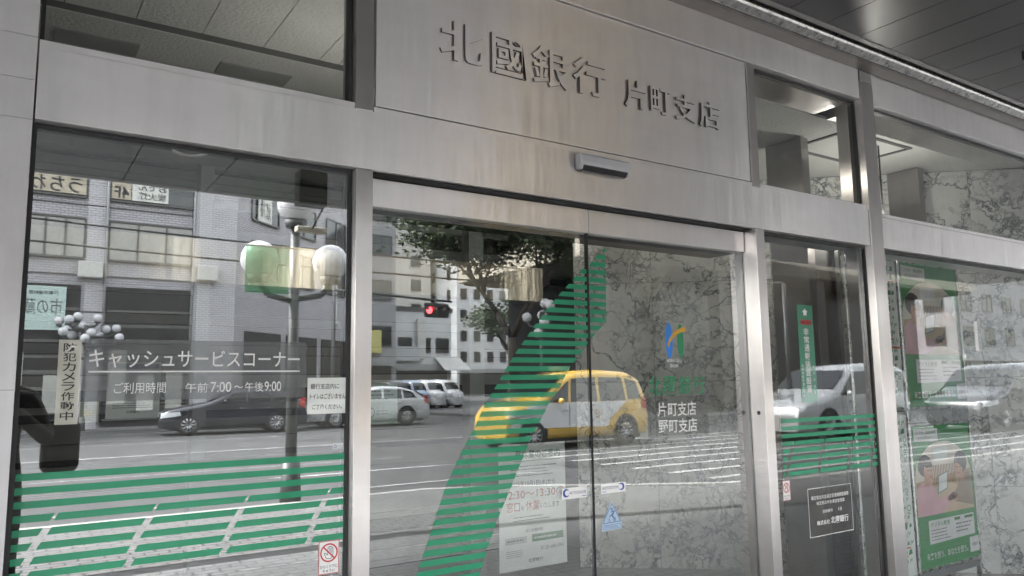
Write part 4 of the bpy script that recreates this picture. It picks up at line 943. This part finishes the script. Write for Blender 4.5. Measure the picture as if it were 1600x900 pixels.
# ------------------------------------------------------------------ buildings across the street
BRICK = brick('lavender brick tile', (.50, .485, .505), (.43, .415, .435), (.21, .205, .215), .24, .085, .012, .7, .3, .5, .25, .4)
BRICKL = brick('pale brick tile', (.58, .565, .585), (.52, .51, .525), (.28, .275, .28), .24, .085, .012, .7, .3, .5, .2, .4)
BGLASS = plain('window glass', (.035, .04, .042), .06, 0, .3, .7, spec=.8); CURT = plain('curtain', (.36, .355, .33), .8, 0, .15, 9); SILLM = plain('sill metal', (.09, .088, .085), .5)
def wall_frame(o, r): r = Vector(r).normalized(); return (Vector(o), r, Vector((0, 0, 1)), Vector((0, 0, 1)).cross(r)*-1 if False else r.cross(Vector((0, 0, 1))))
def add_window(parent, fr, a0, a1, z0, z1, glassm=BGLASS, curtain=None, frame_m=SILLM, bars=1):
    o, r, u, n = fr
    f = MB(); e = .05
    def bx(mb, p0, p1, q0, q1, d0, d1, mat): mb.prism([o+r*p0+u*q0+n*d0, o+r*p1+u*q0+n*d0, o+r*p1+u*q1+n*d0, o+r*p0+u*q1+n*d0], n*(d1-d0), mat)
    bx(f, a0, a1, z0-.06, z0, .02, .12, frame_m); bx(f, a0, a1, z1, z1+.05, .02, .06, frame_m); bx(f, a0-.05, a0, z0, z1, .02, .06, frame_m); bx(f, a1, a1+.05, z0, z1, .02, .06, frame_m)
    for k in range(1, bars+1):
        c = a0+(a1-a0)*k/(bars+1); bx(f, c-.03, c+.03, z0, z1, .024, .055, frame_m)
    w_ = f.build('window', parent); p = MB(); bx(p, a0, a1, z0, z1, .005, .022, glassm); p.build('pane', w_)
    if curtain: c = MB(); bx(c, a0+.05, a0+(a1-a0)*curtain, z0+.03, z1-.03, .0225, .0235, CURT); c.build('curtain', w_)
    return w_
X_ = lambda px, py, Y=-28: MY(px, py, Y).x
Z_ = lambda px, py, Y=-28: MY(px, py, Y).z
bb = thing('brick_building', 'grey brick building with painted signs in its windows mirrored in the wide left window', 'building', (0, -28, 0))
XC = 7.3
frF = wall_frame((0, -28, 0), (1, 0, 0)); frF = (Vector((0, -28, 0)), Vector((1, 0, 0)), Vector((0, 0, 1)), Vector((0, 1, 0)))
body = MB(); cdir = Vector((.74, -.67, 0)).normalized(); CC = Vector((XC, -28, 0))+cdir*10
body.prism([(-14, -28, 0), (XC, -28, 0), (CC.x, CC.y, 0), (CC.x, -48, 0), (-14, -48, 0)], (0, 0, 10.4), BRICK); body.build('wall', bb)
def pil(a, c, z0, z1, d, mat): return MB().box(a, c, -27.99, -28+d, z0, z1, mat).build('pilaster', bb)
pil(5.75, XC, 0, 10.4, .06, BRICKL); pil(2.15, 2.75, 0, 10.3, .035, BRICKL); pil(-2.2, -1.5, 0, 10.3, .035, BRICKL)
for z in (5.4, 9.0, 4.1, 7.9): MB().box(-14, 5.74, -27.99, -27.965, z, z+.04, SILLM).build('joint_line', bb)
SIGNW = plain('sign timber', (.44, .39, .30), .7, 0, .25, 3); SIGNB = plain('sign white', (.60, .60, .56), .6); SIGNT = vinyl('sign teal white', (.44, .56, .52), .03)
def mtext(mb, s, px0, px1, py0, py1, Y, mat, bold, mirror=True, off=.0, hard=None):
    # sign facing +Y: its reading direction runs towards -X
    x0, x1 = X_(px0, (py0+py1)/2, Y), X_(px1, (py0+py1)/2, Y); zt, zb_ = Z_((px0+px1)/2, py0, Y), Z_((px0+px1)/2, py1, Y)
    fr = (Vector((x1, Y+off, zb_)), Vector((-1, 0, 0)), Vector((0, 0, 1)), Vector((0, 1, 0)))
    put_text(mb, s, 0, x1-x0, 0, zt-zb_, 0, mat, bold, frame=fr)
# third floor: sign boards fill the windows
for (a, c), zt, zb_ in (((.30, 2.10), 9.35, 8.20), ((2.85, 5.70), 9.35, 8.20)):
    add_window(bb, frF, a, c, zb_, zt, bars=2)
t = thing('timber_sign', 'old timber sign board with three black brush characters on the brick building', 'sign', (1.2, -27.9, 8.25))
sg = MB().box(.33, 2.07, -27.96, -27.90, 8.25, 9.35, SIGNW); sg.build('board', t)
b = MB(); fr = (Vector((2.0, -27.895, 8.42)), Vector((-1, 0, 0)), Vector((0, 0, 1)), Vector((0, 1, 0)))
for i, ch in enumerate('うちわ'): put_text(b, ch, .06+i*.56, .48+i*.56, -.14, .40, 0, INK, .05, frame=fr)
b.build('lettering', t)
t = thing('floor_sign', 'timber sign board reading 4F beside a white menu sign on the brick building', 'sign', (3.2, -27.9, 8.25))
MB().box(2.88, 3.50, -27.96, -27.90, 8.25, 9.2, SIGNW).build('board', t); b = MB(); fr = (Vector((3.44, -27.895, 8.50)), Vector((-1, 0, 0)), Vector((0, 0, 1)), Vector((0, 1, 0))); put_text(b, '4F', 0, .48, -.2, .22, 0, INK, .03, frame=fr); b.build('lettering', t)
t = thing('menu_sign', 'white sign board with black menu words between the 4F board and dark window', 'sign', (4.1, -27.9, 8.25))
MB().box(3.53, 4.75, -27.96, -27.90, 8.25, 9.2, SIGNB).build('board', t); b = MB(); fr = (Vector((4.68, -27.895, 8.32)), Vector((-1, 0, 0)), Vector((0, 0, 1)), Vector((0, 1, 0))); put_text(b, '炭火焼', 0, .95, 0, .28, 0, INK, .03, frame=fr); put_text(b, 'おでん', 0, .95, .34, .58, 0, INK, .02, frame=fr); b.build('lettering', t)
for a, c in ((.30, 2.10), (2.85, 5.70)): add_window(bb, frF, a, c, 6.02, 7.40, curtain=.98, bars=2)
for a, c in ((-5.6, -2.4), (-9.4, -6.2)):
    for z0, z1 in ((6.02, 7.40), (8.20, 9.35)): add_window(bb, frF, a, c, z0, z1, curtain=.6, bars=2)
for a, c in ((-1.4, 2.05), (2.85, 5.70), (-5.6, -2.4)):
    sf = MB().box(a, c, -27.99, -27.95, .1, 5.05, plain('shopfront dark', (.022, .022, .023), .25)); w_ = sf.build('shopfront', bb)
    q = random.Random(int(a*10)); lb = MB()
    for k in range(8): lb.box(a+.05, c-.05, -27.948, -27.93, .3+.55*k, .36+.55*k+q.uniform(0, .08), plain('shop slat', (.12, .118, .112), .5))
    lb.build('slats', w_)
    for k in range(3):
        x = a+.2+k*(c-a)/3; MB().box(x, x+.55, -27.945, -27.92, .5+q.uniform(0, 1), 1.6+q.uniform(0, 1.4), plain('shop poster', (.40, .40, .37), .5)).build('poster_panel', w_)
t = thing('shop_sign', 'pale teal restaurant sign board with grey brush writing on the brick building ground floor', 'sign', (1.0, -27.85, 3.7))
MB().box(.25, 1.62, -27.93, -27.84, 3.45, 4.95, SIGNT).build('board', t); b = MB(); fr = (Vector((1.58, -27.835, 3.55)), Vector((-1, 0, 0)), Vector((0, 0, 1)), Vector((0, 1, 0)))
put_text(b, '海鮮市場料理', .20, 1.05, 1.10, 1.24, 0, INK, .02, frame=fr); put_text(b, '市の蔵', .06, 1.20, .42, .98, 0, plain('sign grey', (.10, .11, .11), .5), .0, frame=fr); lines_of_text(b, .2, 1.1, .12, .22, 1, 0, TG, 3) if False else None; b.build('lettering', t)
ACM = plain('air conditioner', (.50, .50, .48), .5)
for x, z in ((2.3, 5.3), (-1.9, 7.7), (6.2, 5.45)): MB().box(x-.38, x+.38, -27.93, -27.62, z, z+.56, ACM).build('air_conditioner', bb, .02)
for x in (2.78, 5.70, -2.25): MB().tube((x, -27.90, .2), (x, -27.90, 10.2), .05, plain('drain pipe', (.22, .22, .22), .5), n=8).build('drain_pipe', bb)
frC = (Vector((XC, -28, 0)), cdir, Vector((0, 0, 1)), Vector((.67, .74, 0)).normalized())
for k in range(3):
    for z0, z1 in ((5.9, 7.3), (8.2, 9.5)): add_window(bb, frC, 1.0+3.1*k, 3.0+3.1*k, z0, z1, bars=1)
    MB().prism([frC[0]+cdir*(.7+3.1*k)+frC[3]*.02, frC[0]+cdir*(3.3+3.1*k)+frC[3]*.02, frC[0]+cdir*(3.3+3.1*k)+frC[3]*.02+Vector((0, 0, 3.6)), frC[0]+cdir*(.7+3.1*k)+frC[3]*.02+Vector((0, 0, 3.6))], frC[3]*.05, plain('shopfront dark', (.022, .022, .023), .25)).build('shopfront', bb)
t = thing('window_sign', 'white upright sign board with black characters on the corner wall of the brick building', 'sign', (8.5, -28.6, 8.2))
b = MB(); o = frC[0]+cdir*1.35+frC[3]*.06; b.prism([o+Vector((0, 0, 8.2)), o+cdir*1.0+Vector((0, 0, 8.2)), o+cdir*1.0+Vector((0, 0, 9.5)), o+Vector((0, 0, 9.5))], frC[3]*.05, SIGNB); b.build('board', t)
b = MB(); fr = (o+cdir*.92+frC[3]*.056+Vector((0, 0, 8.25)), -cdir, Vector((0, 0, 1)), frC[3]); put_text(b, '海鮮', .45, .80, .1, 1.1, 0, INK, .03, frame=fr); put_text(b, '火焼', .05, .38, .1, .8, 0, INK, .03, frame=fr); b.build('lettering', t)

def block(name, label, x0, x1, yf, depth, h, mat, floors, bays, win=(.9, 1.2), shop=True, glassm=BGLASS, base=3.4, roofm=None):
    t = thing(name, label, 'building', ((x0+x1)/2, yf, 0))
    MB().box(x0, x1, yf-depth, yf, 0, h, mat).build('wall', t)
    MB().box(x0-.1, x1+.1, yf-depth-.1, yf+.1, h, h+.35, roofm or SILLM).build('roof_edge', t)
    fF = (Vector((x0, yf, 0)), Vector((1, 0, 0)), Vector((0, 0, 1)), Vector((0, 1, 0))); fh = (h-base)/floors; bw = (x1-x0)/bays
    for i in range(floors):
        for j in range(bays): add_window(t, fF, bw*(j+.5)-win[0]/2, bw*(j+.5)+win[0]/2, base+fh*i+.8, base+fh*i+.8+win[1], glassm, bars=1 if win[0] > 1.2 else 0)
    fL = (Vector((x0, yf, 0)), Vector((0, -1, 0)), Vector((0, 0, 1)), Vector((-1, 0, 0))); nb = max(1, int(depth/3.4)); bd = depth/nb
    for i in range(floors):
        for j in range(nb): add_window(t, fL, bd*(j+.5)-win[0]/2, bd*(j+.5)+win[0]/2, base+fh*i+.8, base+fh*i+.8+win[1], glassm, bars=0)
    if shop:
        MB().box(x0+.4, x1-.4, yf, yf+.05, .1, base-.7, plain('shopfront dark', (.022, .022, .023), .25)).build('shopfront', t)
        MB().box(x0+.2, x1-.2, yf+.05, yf+.45, base-.65, base-.15, plain('shop fascia '+name, (.32, .33, .33), .5)).build('fascia_sign', t)
    return t
CREAMW = plain('cream render', (.56, .54, .50), .8, 0, .06, .3); WHITEW = plain('white render', (.66, .67, .67), .75, 0, .06, .3); GREYW = plain('grey render', (.33, .33, .335), .8, 0, .08, .3); TANW = plain('tan tile', (.20, .165, .13), .7, 0, .1, .4)
block('office_block', 'grey office block with rows of windows mirrored at the right edge of the left window', 16.2, 23.0, -47, 14, 13, GREYW, 3, 3, (1.5, 1.3))
block('cream_tower', 'tall cream tower with small windows mirrored in the upper left of the door', 37.2, 45.5, -85, 20, 34, CREAMW, 10, 2, (1.3, 1.3))
block('pale_tower', 'tall pale apartment tower with many small windows mirrored behind the tree', 46.5, 60, -80, 20, 27, WHITEW, 9, 7, (.8, 1.2))
sh_ = block('white_shop', 'low white shop building with a tilted awning mirrored behind the parked vans', 23.6, 30.2, -52, 10, 7.2, WHITEW, 1, 4, (1.1, 1.1), base=3.2)
MB().prism([(28.6, -51.9, 3.6), (30.8, -51.9, 3.6), (31.3, -50.6, 2.5), (28.9, -50.6, 2.5)], (0, 0, .06), plain('awning', (.62, .62, .60), .7)).build('awning', sh_)
tt = tag(MB().box(27.0, 27.7, -51.9, -51.6, 3.5, 6.6, SIGNB).build('upright_sign'), 'white upright sign standing out from the low white shop', 'sign')
block('tan_block', 'tan block mirrored dimly behind the taxi at right', 40, 66, -44, 14, 17, TANW, 3, 6, (1.6, 1.3))
block('corner_block', 'grey corner block mirrored beyond the crossing at far right', 66, 84, -30, 14, 12, GREYW, 3, 5, (1.6, 1.4))
block('long_block', 'white row of shops mirrored at the far left behind the photographer', -44, -15, -28, 12, 10, WHITEW, 2, 8, (1.8, 1.4))
for x, y, z0, z1, wd, c, lab in ((9.4, -31.2, 5.0, 8.4, .9, (.55, .12, .09), 'narrow red upright shop sign mirrored beside the brick building'), (16.0, -46.6, 4.2, 8.0, 1.0, (.10, .22, .45), 'narrow blue upright shop sign mirrored on the grey office block'),
                             (19.5, -46.6, 3.6, 5.2, 2.2, (.62, .58, .20), 'wide yellow shop sign mirrored on the grey office block'), (12.2, -33.5, 4.4, 6.6, 1.3, (.60, .60, .58), 'white upright shop sign mirrored right of the globe lamp'), (24.2, -51.6, 3.3, 4.4, 3.0, (.50, .52, .53), 'long pale shop sign mirrored over the low white shop')):
    t = thing('shop_sign', lab, 'sign', (x, y, z0), group='shop signs across the street')
    MB().box(x, x+wd, y-.15, y+.05, z0, z1, plain('sign face %s' % lab[:12], c, .45)).build('board', t, .02); MB().box(x-.05, x+wd+.05, y-.12, y+.02, z0-.05, z0-.001, SILLM).build('frame', t)
    MB().tube((x+.1, y-.05, z0-.04), (x+.1, y-.05, 0), .05, POLE, n=8).build('post', t)
# cream edged arcade on the far corner, dark shop fronts under it
ar = thing('arcade', 'cream edged arcade roof over dark shop fronts mirrored above the taxi', 'arcade', (32, -26, 0))
CRB = plain('cream girder', (.46, .41, .33), .6, 0, .12, .8)
MB().box(18.7, 48, -30.5, -20.0, 6.40, 7.55, CRB).build('roof', ar, .04)
MB().box(18.9, 47.8, -30.3, -20.2, 6.28, 6.398, plain('girder underside', (.10, .095, .085), .8)).build('soffit', ar)
MB().box(21.5, 47, -30.2, -23.0, 0, 6.27, plain('shopfront dark', (.022, .022, .023), .25)).build('shopfront', ar)
for x in (19.6, 26.6, 33.6, 40.6): MB().box(x-.35, x+.35, -21.1, -20.4, .0, 6.27, plain('pier concrete', (.085, .08, .072), .85, 0, .3, 4)).build('pier', ar, .05)
rl = MB()
for k in range(90): rl.tube((18.9+.3*k, -20.2, 7.55), (18.9+.3*k, -20.2, 8.7), .018, SILLM, n=5)
for z in (8.1, 8.7): rl.tube((18.9, -20.2, z), (46, -20.2, z), .025, SILLM, n=5)
rl.build('railing', ar)
struct(MB().box(17.6, 60, -34, -18.6, -.2, .045, PAVE_L).build('pavement'))
# ------------------------------------------------------------------ trees
BARK = plain('bark', (.045, .038, .031), .9, 0, .4, 9, .8, 18)
def leafmat(name, c):
    return plain(name, c, .6, 0, .45, 1.7)
LEAF = [leafmat('leaf dark', (.030, .052, .022)), leafmat('leaf mid', (.050, .080, .030)), leafmat('leaf light', (.085, .115, .045))]
def tree(label, x, y, h, cr, n, seed, trunk_r=.19, first=2.2, lean=0, rt=.5):
    q = random.Random(seed); t = thing('street_tree', label, 'tree', (x, y, 0), group='street trees')
    tb = MB(); base = Vector((x, y, -.1)); fork = Vector((x+lean*.3, y, first)); tips = []
    tb.path([base, base+(fork-base)*.5+Vector((.05, 0, 0)), fork], [trunk_r*1.25, trunk_r, trunk_r*.85], BARK, 10)
    def grow(p, d, l, r, lv):
        e = p+d*l; m_ = (p+e)/2+Vector((q.uniform(-1, 1), q.uniform(-1, 1), q.uniform(-.3, .6)))*l*.08
        tb.path([p, m_, e], [r, r*.8, r*.6], BARK, 7 if lv < 2 else 5)
        if lv >= 2: tips.append((e, l))
        if lv < 4:
            for _ in range(3 if lv < 2 else 2):
                a = Vector((q.uniform(-1, 1), q.uniform(-1, 1), q.uniform(-.15, .8))); nd = (d*1.1+a*.85).normalized(); grow(e, nd, l*q.uniform(.62, .82), r*.58, lv+1)
    for k in range(4):
        a = 2*math.pi*k/4+q.uniform(-.4, .4); grow(fork, Vector((math.cos(a)*.65, math.sin(a)*.65, .9)).normalized(), h*.21, trunk_r*.6, 0)
    tb.build('trunk', t)
    cb = MB(); per = max(1, n//len(tips))
    for e, l in tips:
        if q.random() < .12: continue
        cr_ = q.uniform(.35, .75)*cr
        for _ in range(per):
            v = Vector((q.gauss(0, .5), q.gauss(0, .5), q.gauss(0, .28)))*cr_; p = e+v
            s = q.uniform(.05, .10)*rt*2; a = Vector((q.uniform(-1, 1), q.uniform(-1, 1), q.uniform(-.4, .4))).normalized(); c = a.cross(Vector((q.uniform(-1, 1), q.uniform(-1, 1), q.uniform(-1, 1)))).normalized()
            cb.poly([p-a*s, p+c*s*.45, p+a*s, p-c*s*.45], LEAF[0 if q.random() < .45 else (1 if q.random() < .7 else 2)])
    cb.build('crown', t); return t
tree('spreading street tree mirrored against the sky at the top of the left door leaf', 14.6, -19.5, 9.4, 2.1, 75000, 11, .18, 3.0, 0, .72)
tree('bushy green tree mirrored behind the parked vans', 25.8, -36, 7.5, 1.3, 5000, 23, .18, 2.2, 0, .9)
# ------------------------------------------------------------------ lamps, signal, wires
POST = plain('lamp post', (.085, .088, .088), .45, .4); GLOBE = plain('lamp globe', (.52, .52, .535), .25, 0, .03)
def globe_lamp(label, x, y, globes, r, ph, pr=.055, group='globe street lamps'):
    t = thing('street_lamp', label, 'street lamp', (x, y, 0), group=group)
    MB().tube((x, y, -.1), (x, y, ph), pr, POST, pr*.8, 14).tube((x, y, -.1), (x, y, .5), pr*1.8, POST, pr*1.5, 14).build('post', t)
    for gx, gy, gz in globes:
        a = MB(); a.path([(x, y, max(.5, gz-r*2.2)), (x+(gx-x)*.75, y+(gy-y)*.75, gz-r*1.9), (gx, gy, gz-r*1.1)], [max(.03, pr*.55)]*3, POST, 8).tube((gx, gy, gz-r*1.25), (gx, gy, gz-r*.86), r*.5, POST, r*.62, 14); a.build('arm', t)
        MB().ball((gx, gy, gz), r, GLOBE, 20, 14).build('lamp_globe', t)
    return t
Y0 = -7.2
gl = [MY(405, 405, Y0), MY(515, 410, Y0), MY(462, 322, Y0)]
globe_lamp('black street lamp at the kerb with three large white globes mirrored in the left window', gl[2].x, Y0, [(g.x, g.y, g.z) for g in gl], .235, gl[2].z-.2, .075)
t = thing('green_banner', 'translucent green street banner hung on the globe lamp post', 'banner', (2.7, Y0+.1, 2.6))
a, c = MY(384, 382, Y0+.32), MY(450, 460, Y0+.32); MB().box(a.x, c.x, Y0+.315, Y0+.32, c.z, a.z, clear('green cloth', (.62, .84, .68), .28, 0, (.16, .36, .20))).build('cloth', t); MB().tube((a.x, Y0+.31, a.z), (c.x+.25, Y0+.31, a.z), .012, POST).build('rail', t)
def cluster(label, pxs, Y, r):
    g = [MY(px, py, Y) for px, py in pxs]; cx = sum(p.x for p in g)/len(g); q = random.Random(len(pxs))
    return globe_lamp(label, cx, Y, [(p.x, Y+q.uniform(-.8, .8), p.z) for p in g], r, max(p.z for p in g)-.3, .07)
cluster('far street lamp with a cluster of many small white globes mirrored above the cream strip', [(92, 500), (107, 498), (121, 493), (152, 496), (128, 508), (97, 518), (113, 522), (140, 520), (106, 512), (166, 513), (182, 512), (158, 524), (183, 528), (146, 534), (112, 545), (128, 530)], -26.9, .15)
cluster('far street lamp with a cluster of small globes mirrored beside the slanting film', [(838, 505), (846, 478), (853, 473), (858, 490), (845, 492), (835, 520)], -18.0, .17)
cluster('single globe lamp mirrored in the narrow right window', [(1222, 425)], -10.2, .135)
sg = thing('traffic_signal', 'horizontal traffic signal with its red lamp lit mirrored in the left door leaf', 'traffic light', (15.1, -26, 4.5))
HB = MB(); a, c = MY(665, 472, -26), MY(702, 496, -26); HB.box(a.x, c.x, -26.12, -25.95, c.z, a.z, plain('signal housing', (.03, .03, .032), .5)); HB.build('housing', sg, .05)
for k in range(3):
    x = a.x+(c.x-a.x)*(k+.5)/3; zc = (a.z+c.z)/2; rr = (c.x-a.x)/3*.40
    mt = plain('signal red', (.6, .02, .02), .3, emit=((1.0, .05, .06), 3.0)) if k == 0 else plain('signal off', (.06, .05, .03), .3)
    MB().lathe((x, -25.945, zc), [(0, -.02), (rr, 0)], mt, 20, 'Y').build('lamp', sg)
    hd = MB()
    for j in range(10):
        a0, a1 = R(18*j), R(18*j+18); hd.poly([(x+rr*math.cos(a0), -25.94, zc+rr*math.sin(a0)), (x+rr*math.cos(a1), -25.94, zc+rr*math.sin(a1)), (x+rr*math.cos(a1), -25.70, zc+rr*math.sin(a1)), (x+rr*math.cos(a0), -25.70, zc+rr*math.sin(a0))], TRIM)
    hd.build('hood', sg)
MB().tube((10.6, -26.1, 5.15), (15.9, -26.1, 4.95), .05, POST).tube((10.6, -26.1, 0), (10.6, -26.1, 5.6), .10, POST, .07).tube((15.1, -26.05, 5.0), (15.1, -26.05, 4.7), .03, POST).build('mast', sg)
CABLE = plain('cable', (.03, .03, .03), .6)
for i, (za, zb_, y) in enumerate(((6.2, 6.0, -24), (7.0, 6.7, -24.5))):
    b = MB(); pts = [Vector((-12+4.5*k, y, za+(zb_-za)*k/12-.5*math.sin(math.pi*k/12))) for k in range(13)]; b.path(pts, [.035]*13, CABLE, 5)
    tag(b.build('overhead_cable'), ('lower' if i == 0 else 'upper')+' black overhead cable strung across the far side of the street', 'cable', 'overhead cables')
t = thing('hanging_sign_box', 'black box sign hanging under the canopy mirrored at the top of the left window', 'sign', (1.87, -3.2, 2.8))
MB().box(1.80, 2.02, -3.25, -3.13, 2.80, 3.07, plain('black box', (.02, .022, .022), .35)).build('box', t, .008); MB().tube((1.91, -3.19, 3.07), (1.91, -3.19, 3.206), .012, POST).build('hanger', t)
WARM = plain('lamp cover', (.62, .58, .46), .4)
for px, py, lab in ((195, 273, 'small cream lamp bracket on the canopy edge mirrored near the pillar'), (485, 360, 'small cream lamp bracket on the canopy edge mirrored near the globes')):
    q = MY(px, py, -5.3); t = thing('lamp_bracket', lab, 'lamp', (q.x, -5.3, q.z), group='lamp brackets on the canopy edge')
    MB().box(q.x-.16, q.x+.16, -5.36, -5.26, q.z-.03, q.z+.03, WARM).build('cover', t, .01); MB().tube((q.x, -4.90, 3.26), (q.x, -5.30, q.z), .012, POST).build('arm', t)

# ------------------------------------------------------------------ the photographer (only a dark shoulder and bag show, mirrored at the left)
CLOTH = plain('dark jacket', (.022, .023, .026), .8, 0, .2, 12, .4, 90); SKINR = plain('skin', (.42, .26, .19), .5, 0, .06, 8); HAIRR = plain('dark hair', (.015, .012, .011), .6); BAGM = plain('bag cloth', (.03, .032, .03), .7, 0, .2, 9)
def skin_mesh(name, pts, edges, radii, mat, parent, sub=2, root=0):
    me = bpy.data.meshes.new(name); me.from_pydata([Vector(p) for p in pts], edges, [])
    o = bpy.data.objects.new(name, me); COL.objects.link(o); o.modifiers.new('skin', 'SKIN').use_smooth_shade = True
    for i, r in enumerate(radii):
        rr = r if hasattr(r, '__len__') else (r, r); me.skin_vertices[0].data[i].radius = rr; me.skin_vertices[0].data[i].use_root = (i == root)
    sb_ = o.modifiers.new('smooth', 'SUBSURF'); sb_.levels = sub; sb_.render_levels = sub; me.materials.append(mat); o.parent = parent; return o
pr = thing('person', 'photographer in dark clothes holding up a phone, mirrored at the left edge', 'person', (-.04, -2.80, 0))
pts = [(0, 0, .93), (0, 0, 1.08), (0, .0, 1.24), (0, .0, 1.36), (0, .01, 1.43), (0, .02, 1.50), (0, .03, 1.57),
       (-.17, 0, 1.35), (-.27, .08, 1.13), (-.10, .30, 1.31), (.17, 0, 1.35), (.27, .08, 1.13), (.10, .30, 1.31),
       (-.09, 0, .86), (-.10, .02, .48), (-.11, -.02, .09), (-.12, .12, .035), (.09, 0, .86), (.10, .02, .48), (.11, -.02, .09), (.12, .12, .035)]
ed = [(0, 1), (1, 2), (2, 3), (3, 4), (4, 5), (5, 6), (3, 7), (7, 8), (8, 9), (3, 10), (10, 11), (11, 12), (0, 13), (13, 14), (14, 15), (15, 16), (0, 17), (17, 18), (18, 19), (19, 20)]
rd = [(.15, .11), (.14, .10), (.165, .11), (.13, .09), (.055, .055), (.055, .06), (.05, .055), .07, .05, .034, .07, .05, .034, (.09, .09), .062, .042, (.04, .03), (.09, .09), .062, .042, (.04, .03)]
skin_mesh('body', pts, ed, rd, CLOTH, pr)
hd = MB(); hd.ball((0, .03, 1.585), .105, SKINR, 20, 14, (.74, .92, 1.12)); hd.ball((0, .128, 1.575), .018, SKINR, 8, 6, (.7, 1, 1.2)); hd.ball((-.08, .03, 1.58), .022, SKINR, 8, 6, (.4, .8, 1.2)); hd.ball((.08, .03, 1.58), .022, SKINR, 8, 6, (.4, .8, 1.2))
hd.ball((-.032, .118, 1.60), .010, INK, 8, 6); hd.ball((.032, .118, 1.60), .010, INK, 8, 6); hd.ball((0, .116, 1.535), .02, RED_INK, 8, 6, (1, .35, .3)); hd.build('head', pr, local=True)
hr = MB(); hr.ball((0, .005, 1.625), .112, HAIRR, 20, 14, (.80, .98, .95)); hr.build('hair', pr, local=True)
for sx in (-1, 1):
    P = [(sx*.100, .305, 1.312), (sx*.086, .335, 1.335)]; E_ = [(0, 1)]; Rr = [.026, .027]
    for k in range(4):
        b0 = len(P); P += [(sx*(.080-.002*k), .356, 1.362-.017*k), (sx*(.072), .379-.002*k, 1.366-.018*k), (sx*.052, .383, 1.366-.018*k)]; E_ += [(1, b0), (b0, b0+1), (b0+1, b0+2)]; Rr += [.0095, .0088, .0075]
    b0 = len(P); P += [(sx*.070, .340, 1.365), (sx*.052, .352, 1.384)]; E_ += [(1, b0), (b0, b0+1)]; Rr += [.011, .009]
    skin_mesh('hand', P, E_, Rr, SKINR, pr, 1)
ph = thing('phone', 'dark smartphone held up by the photographer', 'phone', (0, -2.42, 1.40)); MB().box(-.075, .012, -2.424, -2.416, 1.345, 1.432, plain('phone back', (.02, .02, .022), .15)).build('case', ph, .003)
bgt = thing('shoulder_bag', 'dark shoulder bag hanging at the side of the photographer', 'bag', (.30, -2.86, .95))
bm_ = MB(); bm_.box(.20, .40, -2.94, -2.78, .93, 1.24, BAGM); bm_.build('bag_body', bgt, .05, seg=4)
st = MB(); st.path([(.24, -2.86, 1.22), (.16, -2.84, 1.40), (.02, -2.84, 1.46)], [.014, .014, .014], BAGM, 8); st.build('strap', bgt)
